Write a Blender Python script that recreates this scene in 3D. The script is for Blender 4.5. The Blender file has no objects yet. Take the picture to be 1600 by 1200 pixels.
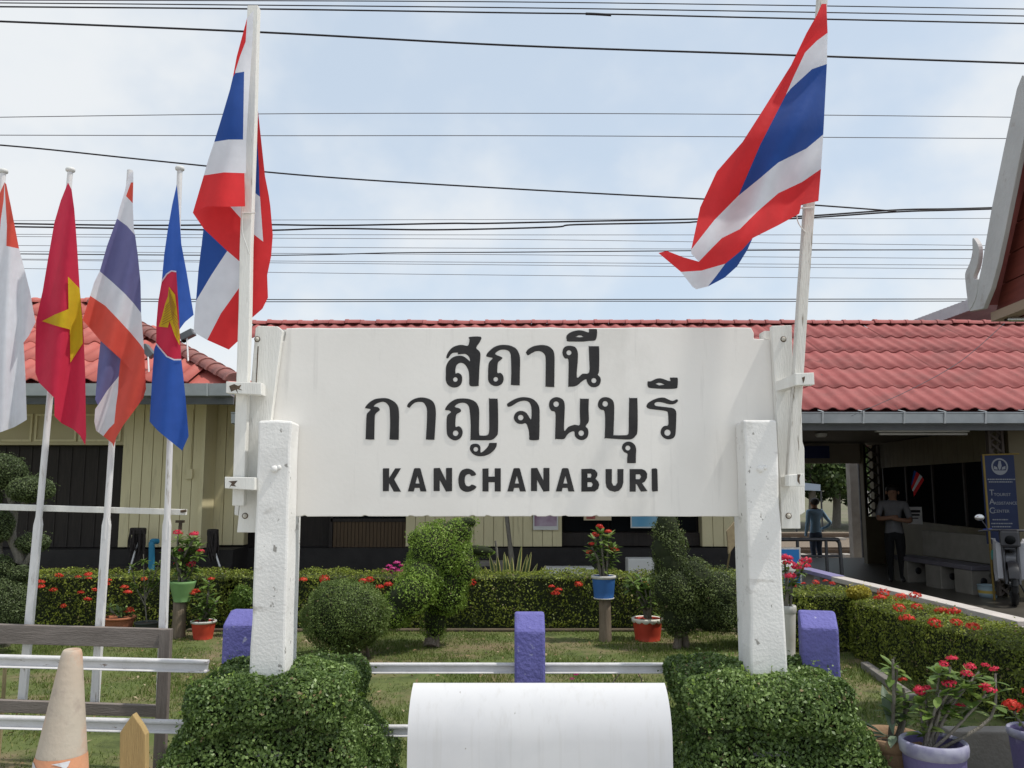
import bpy, bmesh, math, random
import numpy as np
from mathutils import Vector, Matrix, geometry
R = math.radians
sc = bpy.context.scene
C = sc.collection
rng = np.random.default_rng(7)
random.seed(7)

# ------------------------------------------------------------------ camera, sky, sun, exposure
H, F, PITCH = 1.6, 1300.0, R(7.0)
cam = bpy.data.cameras.new("camera"); cam.sensor_width = 36; cam.lens = F / 1600 * 36
cam.clip_start = 0.05; cam.clip_end = 2000
camo = bpy.data.objects.new("camera", cam); C.objects.link(camo)
camo.location = (0, 0, H); camo.rotation_euler = (R(90) + PITCH, 0, 0)
sc.camera = camo
sc.view_settings.view_transform = 'Standard'; sc.view_settings.look = 'None'
sc.view_settings.exposure = 0.3; sc.view_settings.gamma = 1; sc.view_settings.use_curve_mapping = False
sc.render.engine = 'CYCLES'
sc.cycles.use_denoising = True
sc.cycles.max_bounces = 8; sc.cycles.transparent_max_bounces = 8
sc.cycles.use_adaptive_sampling = True

SUN_EL, SUN_AZ = R(63), R(101)            # azimuth measured clockwise from +Y (away from the camera)
sdir = Vector((math.sin(SUN_AZ) * math.cos(SUN_EL), math.cos(SUN_AZ) * math.cos(SUN_EL), math.sin(SUN_EL)))
sun = bpy.data.lights.new("sun", 'SUN'); sun.energy = 2.7; sun.angle = R(1.2); sun.color = (1, .955, .88)
suno = bpy.data.objects.new("sun", sun); C.objects.link(suno); suno.location = (8, -4, 12)
suno.rotation_euler = sdir.to_track_quat('Z', 'Y').to_euler()

world = bpy.data.worlds.new("World"); sc.world = world; world.use_nodes = True
def build_world():
    nt = world.node_tree; nt.nodes.clear(); N = nt.nodes.new; L = nt.links.new
    out = N('ShaderNodeOutputWorld'); bg = N('ShaderNodeBackground'); L(bg.outputs[0], out.inputs[0])
    bg.inputs[1].default_value = 0.12
    sky = N('ShaderNodeTexSky'); sky.sky_type = 'NISHITA'; sky.sun_disc = False
    sky.sun_elevation = SUN_EL; sky.sun_rotation = SUN_AZ; sky.dust_density = .8; sky.air_density = 1.0; sky.ozone_density = 1.0
    tc = N('ShaderNodeTexCoord')
    mp = N('ShaderNodeMapping'); mp.inputs['Scale'].default_value = (1, 1, 1.35); mp.inputs['Location'].default_value = (.35, .1, .2)
    L(tc.outputs['Generated'], mp.inputs[0])
    nz = N('ShaderNodeTexNoise'); nz.inputs['Scale'].default_value = 3.6; nz.inputs['Detail'].default_value = 5; nz.inputs['Roughness'].default_value = .52
    L(mp.outputs[0], nz.inputs[0])
    rp = N('ShaderNodeMapRange'); rp.interpolation_type = 'SMOOTHSTEP'
    rp.inputs[1].default_value = .36; rp.inputs[2].default_value = .68; rp.inputs[3].default_value = .24; rp.inputs[4].default_value = .9
    L(nz.outputs[0], rp.inputs[0])
    mx = N('ShaderNodeMix'); mx.data_type = 'RGBA'
    hz = N('ShaderNodeMix'); hz.data_type = 'RGBA'; hz.inputs[0].default_value = .6; hz.inputs[7].default_value = (4.4, 5.4, 6.4, 1)   # thin bright haze
    L(sky.outputs[0], hz.inputs[6])
    L(rp.outputs[0], mx.inputs[0]); L(hz.outputs[2], mx.inputs[6])
    mx.inputs[7].default_value = (6.0, 6.15, 6.25, 1)
    L(mx.outputs[2], bg.inputs[0])
build_world()

# ------------------------------------------------------------------ pixel <-> place
def P(px, py, D):
    xc, yc = (px - 800) / F, (600 - py) / F
    yr = math.cos(PITCH) - yc * math.sin(PITCH); zr = math.sin(PITCH) + yc * math.cos(PITCH)
    s = D / yr
    return Vector((xc * s, D, H + zr * s))
def G(px, py, z=0.0):
    yc = (600 - py) / F
    yr = math.cos(PITCH) - yc * math.sin(PITCH); zr = math.sin(PITCH) + yc * math.cos(PITCH)
    s = (z - H) / zr
    return Vector(((px - 800) / F * s, yr * s, z))

# ------------------------------------------------------------------ materials
MATS = {}
def M(name, c1, c2=None, rough=.75, scale=6, bump=0, bscale=60, spec=.3, stain=None, metal=0, stretch=(1, 1, 1), detail=5, coat=0, emit=None):
    m = bpy.data.materials.new(name); m.use_nodes = True; MATS[name] = m
    nt = m.node_tree; N = nt.nodes.new; L = nt.links.new
    b = nt.nodes['Principled BSDF']
    b.inputs['Roughness'].default_value = rough; b.inputs['Metallic'].default_value = metal
    b.inputs['Specular IOR Level'].default_value = spec; b.inputs['Coat Weight'].default_value = coat
    geo = N('ShaderNodeNewGeometry'); mp = N('ShaderNodeMapping'); mp.inputs['Scale'].default_value = stretch
    L(geo.outputs['Position'], mp.inputs[0])
    nz = N('ShaderNodeTexNoise'); nz.inputs['Scale'].default_value = scale; nz.inputs['Detail'].default_value = detail
    L(mp.outputs[0], nz.inputs[0])
    rr = N('ShaderNodeMapRange'); rr.inputs[1].default_value = .3; rr.inputs[2].default_value = .7
    L(nz.outputs[0], rr.inputs[0])
    mx = N('ShaderNodeMix'); mx.data_type = 'RGBA'
    mx.inputs[6].default_value = (*c1, 1); mx.inputs[7].default_value = (*(c2 or c1), 1)
    L(rr.outputs[0], mx.inputs[0]); col = mx.outputs[2]
    for st in (stain or []):
        c3, s2, lo, hi, str2 = st
        mp2 = N('ShaderNodeMapping'); mp2.inputs['Scale'].default_value = str2; mp2.inputs['Location'].default_value = (3.1, 1.7, 5.3)
        L(geo.outputs['Position'], mp2.inputs[0])
        n2 = N('ShaderNodeTexNoise'); n2.inputs['Scale'].default_value = s2; n2.inputs['Detail'].default_value = 7; n2.inputs['Roughness'].default_value = .62
        L(mp2.outputs[0], n2.inputs[0])
        r2 = N('ShaderNodeMapRange'); r2.inputs[1].default_value = lo; r2.inputs[2].default_value = hi
        L(n2.outputs[0], r2.inputs[0])
        m2 = N('ShaderNodeMix'); m2.data_type = 'RGBA'; m2.inputs[7].default_value = (*c3, 1)
        L(r2.outputs[0], m2.inputs[0]); L(col, m2.inputs[6]); col = m2.outputs[2]
    L(col, b.inputs['Base Color'])
    if bump:
        nb = N('ShaderNodeTexNoise'); nb.inputs['Scale'].default_value = bscale; nb.inputs['Detail'].default_value = 6
        L(mp.outputs[0], nb.inputs[0])
        bp = N('ShaderNodeBump'); bp.inputs['Strength'].default_value = bump; bp.inputs['Distance'].default_value = .02
        L(nb.outputs[0], bp.inputs['Height']); L(bp.outputs[0], b.inputs['Normal'])
    return m
def leafmat(name, dark, mid, light, trans=.25, rough=.5, spec=.35):
    m = bpy.data.materials.new(name); m.use_nodes = True
    nt = m.node_tree; N = nt.nodes.new; L = nt.links.new
    b = nt.nodes['Principled BSDF']; out = nt.nodes['Material Output']
    b.inputs['Roughness'].default_value = rough; b.inputs['Specular IOR Level'].default_value = spec
    geo = N('ShaderNodeNewGeometry'); oi = N('ShaderNodeObjectInfo')
    ad = N('ShaderNodeMath'); ad.operation = 'ADD'; L(geo.outputs['Random Per Island'], ad.inputs[0]); L(oi.outputs['Random'], ad.inputs[1])
    fr = N('ShaderNodeMath'); fr.operation = 'FRACT'; L(ad.outputs[0], fr.inputs[0])
    nz = N('ShaderNodeTexNoise'); nz.inputs['Scale'].default_value = 4; L(geo.outputs['Position'], nz.inputs[0])
    mm = N('ShaderNodeMath'); mm.operation = 'MULTIPLY_ADD'; mm.inputs[1].default_value = .7; L(fr.outputs[0], mm.inputs[0])
    nm = N('ShaderNodeMath'); nm.operation = 'MULTIPLY_ADD'; nm.inputs[1].default_value = 1.2; nm.inputs[2].default_value = -.45
    L(nz.outputs[0], nm.inputs[0]); L(nm.outputs[0], mm.inputs[2])
    cr = N('ShaderNodeValToRGB'); e = cr.color_ramp.elements
    e[0].position = .1; e[0].color = (*dark, 1); e[1].position = .95; e[1].color = (*light, 1)
    k = e.new(.55); k.color = (*mid, 1)
    L(mm.outputs[0], cr.inputs[0]); L(cr.outputs[0], b.inputs['Base Color'])
    tr = N('ShaderNodeBsdfTranslucent'); L(cr.outputs[0], tr.inputs[0])
    ms = N('ShaderNodeMixShader'); ms.inputs[0].default_value = trans
    L(b.outputs[0], ms.inputs[1]); L(tr.outputs[0], ms.inputs[2]); L(ms.outputs[0], out.inputs[0])
    return m
def clothmat(name, c, trans=.4):
    m = bpy.data.materials.new(name); m.use_nodes = True
    nt = m.node_tree; N = nt.nodes.new; L = nt.links.new
    b = nt.nodes['Principled BSDF']; out = nt.nodes['Material Output']
    b.inputs['Roughness'].default_value = .75; b.inputs['Specular IOR Level'].default_value = .2; b.inputs['Sheen Weight'].default_value = .1
    geo = N('ShaderNodeNewGeometry'); nz = N('ShaderNodeTexNoise'); nz.inputs['Scale'].default_value = 14; nz.inputs['Detail'].default_value = 4
    L(geo.outputs['Position'], nz.inputs[0])
    mx = N('ShaderNodeMix'); mx.data_type = 'RGBA'; mx.inputs[6].default_value = (*[v * .88 for v in c], 1); mx.inputs[7].default_value = (*[min(1, v * 1.08) for v in c], 1)
    L(nz.outputs[0], mx.inputs[0]); L(mx.outputs[2], b.inputs['Base Color'])
    bp = N('ShaderNodeBump'); bp.inputs['Strength'].default_value = .25; bp.inputs['Distance'].default_value = .02
    nb = N('ShaderNodeTexNoise'); nb.inputs['Scale'].default_value = 9; nb.inputs['Detail'].default_value = 3
    L(geo.outputs['Position'], nb.inputs[0]); L(nb.outputs[0], bp.inputs['Height']); L(bp.outputs[0], b.inputs['Normal'])
    tr = N('ShaderNodeBsdfTranslucent'); L(mx.outputs[2], tr.inputs[0])
    ms = N('ShaderNodeMixShader'); ms.inputs[0].default_value = trans
    L(b.outputs[0], ms.inputs[1]); L(tr.outputs[0], ms.inputs[2]); L(ms.outputs[0], out.inputs[0])
    return m

DIRT = (.23, .2, .16)
board_m = M('board_paint', (.8, .775, .735), (.74, .715, .675), .6, 2.2, .03, 40,
            stain=[((.6, .58, .54), 1.6, .56, .8, (1, 1, .45)), ((.3, .28, .25), 9, .72, .8, (1, 1, 1)), ((.58, .56, .53), 5, .6, .85, (3.5, 3.5, .25))])
plaster_m = M('post_plaster', (.79, .78, .755), (.7, .69, .67), .8, 5, .16, 70,
              stain=[((.55, .54, .51), 6, .6, .78, (1, 1, 1)), ((.3, .29, .27), 24, .64, .67, (1, 1, .7)), ((.45, .43, .4), 3.5, .6, .7, (1, 1, 2.2))])
wood_white = M('white_wood', (.76, .75, .71), (.69, .68, .64), .7, 4, .3, 30, stretch=(8, 8, .6),
               stain=[((.33, .3, .26), 5, .66, .74, (9, 9, .9))])
pole_white = M('weathered_white_pole', (.74, .73, .73), (.66, .65, .65), .7, 4, .3, 30, stretch=(8, 8, .6),
               stain=[((.3, .26, .22), 4, .6, .7, (9, 9, 1.2))])
pole_flaking = M('flaking_white_pole', (.7, .68, .64), (.6, .58, .53), .8, 4, .4, 30, stretch=(8, 8, .6),
                 stain=[((.26, .23, .19), 4, .57, .66, (14, 14, 1.3))])
grey_wood = M('grey_weathered_wood', (.17, .145, .13), (.25, .215, .195), .85, 5, .4, 30, stretch=(.8, 8, 8),
              stain=[((.06, .05, .045), 6, .66, .74, (.7, 4, 4))])
grey_post = M('grey_wood_post', (.15, .125, .11), (.22, .19, .17), .85, 5, .4, 30, stretch=(8, 8, .7))
letter_m = M('black_letter_paint', (.018, .017, .018), (.03, .028, .028), .55, 12, .1, 60)
bolt_m = M('bolt_paint', (.6, .58, .52), (.4, .36, .3), .6, 30, .3, 80)
rust_m = M('rusty_metal', (.06, .045, .035), (.12, .08, .05), .7, 30, .3, 80)
blue_m = M('violet_blue_paint', (.13, .125, .36), (.155, .15, .4), .85, 7, .55, 45, stain=[((.34, .34, .5), 16, .64, .68, (1, 1, 1)), ((.09, .085, .22), 5, .55, .75, (1, 1, 1))])
rail_m = M('rail_paint', (.66, .65, .66), (.55, .54, .54), .55, 8, .2, 40, stain=[((.2, .15, .12), 9, .64, .7, (1.2, 6, 3))])
shell_m = M('white_panel_gloss', (.68, .68, .69), (.64, .64, .66), .5, 1.5, .0, 40, spec=.4,
            stain=[((.2, .17, .14), 30, .725, .74, (1, 1, 1)), ((.56, .55, .54), 5, .52, .9, (7, 7, .22)), ((.54, .55, .57), 1.5, .5, .8, (1, 1, 1))], coat=.15)
dark_edge = M('dark_panel_edge', (.08, .07, .06), (.14, .12, .1), .8, 20)
cone_m = M('faded_cone', (.44, .39, .32), (.44, .35, .27), .6, 3.5, .2, 30, stain=[((.55, .26, .15), 3, .5, .75, (2, 2, 1.3)), ((.36, .3, .25), 17, .58, .72, (1, 1, 1)), ((.3, .23, .19), 60, .68, .72, (1, 1, 1))])
cone_o = M('cone_orange', (.6, .25, .13), (.55, .3, .18), .6, 6, .2, 30, stain=[((.6, .5, .42), 9, .6, .7, (1, 1, 1))])
silver_m = M('torn_reflective_tape', (.5, .5, .52), (.62, .62, .64), .35, 20, .2, 40)
stake_m = M('ochre_stake_wood', (.42, .3, .13), (.33, .23, .1), .75, 5, .3, 30, stretch=(9, 9, .7), stain=[((.16, .1, .05), 20, .72, .75, (1, 1, 1))])
tile_m = M('red_tile', (.3, .075, .072), (.37, .115, .108), .75, 3, .15, 30, stain=[((.19, .07, .066), 1.4, .5, .8, (1, 1, 1)), ((.13, .075, .07), 7, .62, .78, (5, .7, .7)), ((.4, .16, .14), 14, .6, .8, (4, 1, 1))])
tile_l = M('coral_tile', (.42, .1, .08), (.47, .135, .11), .6, 3, .15, 30, stain=[((.3, .1, .09), 1.4, .55, .85, (1, 1, 1))])
ridge_old = M('weathered_ridge_tile', (.2, .1, .09), (.34, .13, .11), .8, 6, .4, 30)
gutter_m = M('galvanised_gutter', (.42, .45, .47), (.33, .36, .38), .4, 5, .1, 40, metal=.5)
strap_m = M('gutter_strap', (.55, .57, .58), (.45, .47, .48), .5, 6)
gutter_d = M('grey_fascia', (.13, .14, .15), (.1, .11, .12), .6, 5)
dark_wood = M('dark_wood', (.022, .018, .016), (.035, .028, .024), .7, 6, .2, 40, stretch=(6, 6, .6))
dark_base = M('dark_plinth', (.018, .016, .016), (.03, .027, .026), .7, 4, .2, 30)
cream_m = M('cream_board', (.68, .61, .385), (.62, .55, .34), .65, 3, .1, 40, stretch=(1, 1, .5), stain=[((.36, .31, .2), 3, .58, .85, (4, 4, .5))])
cream_d = M('cream_trim', (.5, .44, .27), (.45, .39, .24), .65, 3)
brown_slat = M('brown_slat', (.1, .065, .035), (.075, .05, .03), .7, 5, .2, 40, stretch=(8, 8, .6))
glass_dark = M('dark_glass', (.01, .011, .012), None, .35, 4, spec=.0)
concrete_m = M('concrete', (.22, .205, .185), (.165, .15, .135), .85, 5, .3, 40, stain=[((.16, .14, .12), 3, .58, .75, (1, 1, 1))])
cap_m = M('wall_cap', (.55, .5, .46), (.46, .42, .39), .8, 5, .3, 40)
purple_cap = M('purple_cap', (.2, .18, .34), (.26, .24, .4), .8, 5, .2, 40)
hall_cream_shaded = M('hall_board_shaded', (.15, .128, .078), (.12, .1, .06), .65, 3, .1, 40)  # cream boards darkened in colour, the hall's shade is painted in
hall_dark = M('hall_ceiling_shaded', (.1, .085, .055), (.08, .07, .045), .7, 3)  # ceiling colour also lowered to keep the hall dim
floor_m = M('hall_floor', (.085, .077, .064), (.06, .054, .045), .35, 2.5, .05, 30)  # floor tone lowered, part of the hall's painted dimness
white_plain = M('white_plain', (.66, .66, .64), (.6, .6, .58), .6, 5)
steel_m = M('dark_steel', (.06, .06, .065), (.09, .09, .095), .4, 8, metal=.6)
black_m = M('black_plastic', (.014, .014, .016), (.02, .02, .022), .45, 8)
soil_m = M('pot_soil', (.05, .035, .025), (.09, .065, .045), .95, 30, .8, 50)
bark_m = M('bark', (.13, .1, .08), (.2, .17, .14), .9, 10, .7, 30, stretch=(5, 5, 1))
greybark = M('grey_stem', (.16, .145, .12), (.23, .21, .18), .9, 10, .7, 30, stretch=(5, 5, 1))
stump_m = M('stump_wood', (.24, .19, .14), (.16, .125, .09), .9, 5, .6, 24, stretch=(9, 9, .8))
cable_m = M('cable_black', (.012, .013, .016), (.02, .02, .024), .6, 5)
wire_m = M('wire_grey', (.1, .11, .125), (.13, .14, .155), .6, 5)

LEAF_PED = leafmat('pedestal_leaf', (0.065, 0.115, 0.03), (0.135, 0.215, 0.052), (0.32, 0.44, 0.15), 0.38, .42, .5)
LEAF_HEDGE = leafmat('hedge_leaf', (0.09, 0.11, 0.022), (0.19, 0.24, 0.036), (0.4, 0.45, 0.075), 0.42)
LEAF_TOP = leafmat('topiary_leaf', (0.13, 0.21, 0.035), (0.24, 0.37, 0.055), (0.4, 0.54, 0.12), 0.42)
LEAF_DRY = leafmat('dark_topiary_leaf', (0.06, 0.085, 0.03), (0.115, 0.155, 0.048), (0.23, 0.28, 0.1), 0.35)
LEAF_BALL = leafmat('ball_leaf', (0.07, 0.105, 0.028), (0.14, 0.205, 0.05), (0.27, 0.35, 0.11), 0.36)
LEAF_BONSAI = leafmat('bonsai_leaf', (0.06, 0.085, 0.034), (0.11, 0.15, 0.055), (0.2, 0.25, 0.11), 0.35)
LEAF_POT = leafmat('euphorbia_leaf', (.08, .14, .03), (.15, .24, .05), (.28, .36, .1), .35)
LEAF_SAP = leafmat('sapling_leaf', (.06, .11, .02), (.12, .2, .035), (.2, .28, .06), .35)
LEAF_DEAD = leafmat('dead_leaf', (.14, .1, .05), (.24, .18, .09), (.36, .3, .17), .2)
LEAF_YEL = leafmat('yellow_leaf', (.3, .25, .03), (.45, .38, .05), (.55, .5, .1), .3)
LEAF_TREE = leafmat('tree_leaf', (.03, .05, .015), (.06, .1, .025), (.11, .16, .05), .3)
CORE_M = M('foliage_core', (.016, .022, .009), (.026, .034, .013), .95, 20)  # near-black inner hull, its colour stands for shade in the gaps between leaves
FL_RED = leafmat('red_flower', (.55, .03, .02), (.7, .05, .03), (.8, .12, .06), .3)
FL_PINK = leafmat('crimson_flower', (.6, .02, .06), (.72, .035, .09), (.8, .1, .16), .3)
FL_MAG = leafmat('magenta_flower', (.55, .02, .2), (.65, .04, .28), (.7, .12, .35), .3)

# ------------------------------------------------------------------ object helpers
ORG = {}
def thing(name, label, cat, loc=(0, 0, 0), group=None):
    o = bpy.data.objects.new(name, None); C.objects.link(o); o.empty_display_size = .1
    o.location = loc; o['label'] = label; o['category'] = cat
    if group: o['group'] = group
    ORG[o.name] = Vector(loc)
    return o
def tag(o, label, cat, group=None):
    o['label'] = label; o['category'] = cat
    if group: o['group'] = group
    return o
class MB:
    def __init__(s): s.v = []; s.f = []; s.m = []; s.sm = []; s.mi = 0; s.smooth = False
    def add(s, vs, fs, smooth=None):
        n = len(s.v); s.v += [tuple(v) for v in vs]
        for f in fs:
            s.f.append(tuple(i + n for i in f)); s.m.append(s.mi); s.sm.append(s.smooth if smooth is None else smooth)
        return s
    def box(s, x0, y0, z0, x1, y1, z1, mat=None):
        vs = [Vector(p) for p in ((x0, y0, z0), (x1, y0, z0), (x1, y1, z0), (x0, y1, z0), (x0, y0, z1), (x1, y0, z1), (x1, y1, z1), (x0, y1, z1))]
        if mat is not None: vs = [mat @ v for v in vs]
        return s.add(vs, [(0, 3, 2, 1), (4, 5, 6, 7), (0, 1, 5, 4), (1, 2, 6, 5), (2, 3, 7, 6), (3, 0, 4, 7)])
    def prism(s, front, back):
        n = len(front)
        a = Vector((0, 0, 0))
        for i in range(n):
            p, q = Vector(front[i]), Vector(front[(i + 1) % n]); a += p.cross(q)
        d = Vector(back[0]) - Vector(front[0])
        rev = a.dot(d) > 0
        fs = [tuple(range(n)), tuple(range(2 * n - 1, n - 1, -1))] + [((i + 1) % n, i, n + i, n + (i + 1) % n) for i in range(n)]
        if rev: fs = [f[::-1] for f in fs]
        return s.add(list(front) + list(back), fs)
    def ppx(s, pts, D0, D1):
        fr = [P(x, y, D0) for x, y in pts]; bk = [Vector((p.x, D1, p.z)) for p in fr]
        return s.prism(fr, bk)
    def bpx(s, x0, y0, x1, y1, D0, D1):
        ym = (y0 + y1) / 2; a = P(x0, ym, D0).x; b = P(x1, ym, D0).x
        return s.box(a, D0, P(x0, y1, D0).z, b, D1, P(x0, y0, D0).z)
    def tube(s, path, r, seg=8, cap=True, smooth=True):
        path = [Vector(p) for p in path]; n = len(path)
        rs = r if hasattr(r, '__len__') else [r] * n
        vs = []; up = Vector((0, 0, 1))
        for i, p in enumerate(path):
            t = (path[min(i + 1, n - 1)] - path[max(i - 1, 0)]).normalized()
            u = t.cross(up if abs(t.z) < .95 else Vector((1, 0, 0))).normalized(); w = u.cross(t)
            for k in range(seg):
                a = 2 * math.pi * k / seg
                vs.append(p + (u * math.cos(a) + w * math.sin(a)) * rs[i])
        fs = [(i * seg + k, i * seg + (k + 1) % seg, (i + 1) * seg + (k + 1) % seg, (i + 1) * seg + k) for i in range(n - 1) for k in range(seg)]
        s.add(vs, fs, smooth)
        if cap: s.add(vs[:seg], [tuple(range(seg))], False); s.add(vs[-seg:], [tuple(range(seg - 1, -1, -1))], False)
        return s
    def lathe(s, prof, c=(0, 0, 0), seg=20, mat=None, smooth=True):
        vs = []
        for r, z in prof:
            for k in range(seg):
                a = 2 * math.pi * k / seg; v = Vector((r * math.cos(a), r * math.sin(a), z))
                if mat is not None: v = mat @ v
                vs.append(v + Vector(c))
        fs = [(i * seg + k, i * seg + (k + 1) % seg, (i + 1) * seg + (k + 1) % seg, (i + 1) * seg + k) for i in range(len(prof) - 1) for k in range(seg)]
        return s.add(vs, fs, smooth)
    def ell(s, c, r, seg=12, rings=8):
        prof = [(math.sin(math.pi * i / rings), -math.cos(math.pi * i / rings)) for i in range(rings + 1)]
        return s.lathe([(max(a, .001), b) for a, b in prof], c, seg, Matrix.Diagonal((r[0], r[1], r[2], 1)))
    def build(s, name, mats, parent=None, bevel=0, kind=None):
        me = bpy.data.meshes.new(name)
        o = ORG.get(parent.name, Vector((0, 0, 0))) if parent else Vector((0, 0, 0))
        me.from_pydata([Vector(v) - o for v in s.v], [], s.f)
        if not isinstance(mats, (list, tuple)): mats = [mats]
        for m in mats: me.materials.append(m)
        me.polygons.foreach_set('material_index', s.m); me.polygons.foreach_set('use_smooth', s.sm); me.update()
        ob = bpy.data.objects.new(name, me); C.objects.link(ob)
        if parent: ob.parent = parent; ORG[ob.name] = o
        if bevel:
            b = ob.modifiers.new('bevel', 'BEVEL'); b.width = bevel; b.segments = 2; b.limit_method = 'ANGLE'; b.angle_limit = R(40)
        if kind: ob['kind'] = kind
        return ob
def linkmesh(name, me, parent, mw):
    """another object sharing mesh data, placed by a world matrix"""
    ob = bpy.data.objects.new(name, me); C.objects.link(ob)
    o = ORG.get(parent.name, Vector((0, 0, 0))) if parent else Vector((0, 0, 0))
    if parent: ob.parent = parent
    ob.matrix_local = Matrix.Translation(-o) @ mw
    ORG[ob.name] = o
    return ob
def newmesh(name, mb, mats):
    me = bpy.data.meshes.new(name); me.from_pydata([tuple(v) for v in mb.v], [], mb.f)
    for m in (mats if isinstance(mats, (list, tuple)) else [mats]): me.materials.append(m)
    me.polygons.foreach_set('material_index', mb.m); me.polygons.foreach_set('use_smooth', mb.sm); me.update()
    return me
def npmesh(name, V, Fq, mat, parent=None, kind=None):
    me = bpy.data.meshes.new(name); o = ORG.get(parent.name, Vector((0, 0, 0))) if parent else Vector((0, 0, 0))
    V = V - np.array(o); k = Fq.shape[1]; n = len(Fq)
    me.vertices.add(len(V)); me.vertices.foreach_set('co', V.astype(np.float32).ravel())
    me.loops.add(n * k); me.loops.foreach_set('vertex_index', Fq.astype(np.int32).ravel())
    me.polygons.add(n); me.polygons.foreach_set('loop_start', np.arange(0, n * k, k, dtype=np.int32))
    me.polygons.foreach_set('loop_total', np.full(n, k, dtype=np.int32))
    me.materials.append(mat); me.update(calc_edges=True); me.validate()
    ob = bpy.data.objects.new(name, me); C.objects.link(ob)
    if parent: ob.parent = parent; ORG[ob.name] = o
    if kind: ob['kind'] = kind
    return ob
def unit(a): return a / (np.linalg.norm(a, axis=1, keepdims=True) + 1e-9)
def leaves(name, pts, nrm, L, W, mat, parent=None, jit=.8, kind=None):
    n = len(pts); nn = unit(nrm + jit * rng.normal(size=(n, 3)))
    t = unit(np.cross(nn, rng.normal(size=(n, 3)))); b = np.cross(nn, t)
    s = rng.uniform(.6, 1.25, (n, 1)); l = L * s / 2; w = W * s / 2
    V = np.empty((n, 4, 3)); V[:, 0] = pts - t * l; V[:, 1] = pts + b * w + nn * w * .4 + t * l * .1
    V[:, 2] = pts + t * l; V[:, 3] = pts - b * w + nn * w * .4 + t * l * .1
    return npmesh(name, V.reshape(-1, 3), np.arange(n * 4).reshape(n, 4), mat, parent, kind)
def with_dead(name, pts, nrm, L, W, mat, parent, jit):
    k = rng.random(len(pts)) < np.clip(.012 + .03 * np.sin(pts[:, 0] * 5 + pts[:, 2] * 4) * np.sin(pts[:, 1] * 6 + 1), .004, 1)
    leaves(name, pts[~k], nrm[~k], L, W, mat, parent, jit)
    if k.sum(): leaves('dead_leaves', pts[k], nrm[k], L, W, LEAF_DEAD, parent, jit, 'stuff')
def lump(p, amp, fr, seed=0):
    a = np.sin(p[:, 0] * fr + 1.3 + seed) * np.sin(p[:, 1] * fr * 1.1 + seed * 2) + np.sin(p[:, 2] * fr * 1.2 + p[:, 0] * fr * .7 + seed)
    b = np.sin(p[:, 0] * fr * 2.7 + p[:, 2] * fr * 2.2 + seed * 3) + np.sin(p[:, 1] * fr * 2.9 - p[:, 2] * fr * 1.7)
    return amp * (a * .35 + b * .25)
def ell_pts(c, r, n, others=(), fr=9, amp=.02, deep=.035, rotz=0, roty=0):
    d = unit(rng.normal(size=(int(n * 1.0), 3))); r = np.array(r)
    p = d * r; nr = unit(d / r)
    Rm = np.array(Matrix.Rotation(rotz, 3, 'Z') @ Matrix.Rotation(roty, 3, 'Y'))
    p = p @ Rm.T; nr = nr @ Rm.T
    p = p + np.array(c)
    p = p + nr * (lump(p, amp, fr) - rng.exponential(deep, len(p)).clip(0, .12) * .8)[:, None]
    p = p + nr * (rng.random(len(p)) < .05)[:, None] * rng.uniform(0, .05, (len(p), 1))
    return p, nr
def box_pts(c, h, n, rotz=0, fr=7, amp=.02, deep=.03, rnd=.06, bottom=False):
    h = np.array(h, float); ar = np.array([h[1] * h[2], h[1] * h[2], h[0] * h[2], h[0] * h[2], h[0] * h[1], h[0] * h[1] if bottom else 0])
    k = rng.choice(6, n, p=ar / ar.sum()); q = rng.uniform(-1, 1, (n, 3)) * h; nr = np.zeros((n, 3))
    for i, (ax, sg) in enumerate(((0, -1), (0, 1), (1, -1), (1, 1), (2, 1), (2, -1))):
        mk = k == i; q[mk, ax] = sg * h[ax]; nr[mk, ax] = sg
    inner = np.sign(q) * np.minimum(np.abs(q), h - rnd); off = q - inner; ln = np.linalg.norm(off, axis=1, keepdims=True) + 1e-9
    nr = off / ln; q = inner + nr * rnd
    Rm = np.array(Matrix.Rotation(rotz, 3, 'Z')); q = q @ Rm.T; nr = nr @ Rm.T
    p = q + np.array(c)
    p = p + nr * (lump(p, amp, fr) - rng.exponential(deep, n).clip(0, .12))[:, None]
    p = p + nr * ((rng.random(n) < .025) * rng.uniform(0, .05, n))[:, None]
    return p, nr
def inside_ell(p, c, r, k=.86):
    return (((p - np.array(c)) / (np.array(r) * k)) ** 2).sum(1) < 1

def catmull(pts, closed=True, sub=4):
    n = len(pts); out = []
    rngi = range(n) if closed else range(n - 1)
    for i in rngi:
        g = lambda j: Vector(pts[j % n]) if closed else Vector(pts[max(0, min(n - 1, j))])
        p0, p1, p2, p3 = g(i - 1), g(i), g(i + 1), g(i + 2)
        for k in range(sub):
            t = k / sub
            out.append(.5 * ((2 * p1) + (p2 - p0) * t + (2 * p0 - 5 * p1 + 4 * p2 - p3) * t * t + (3 * p1 - p0 - 3 * p2 + p3) * t ** 3))
    if not closed: out.append(Vector(pts[-1]))
    return out

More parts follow.
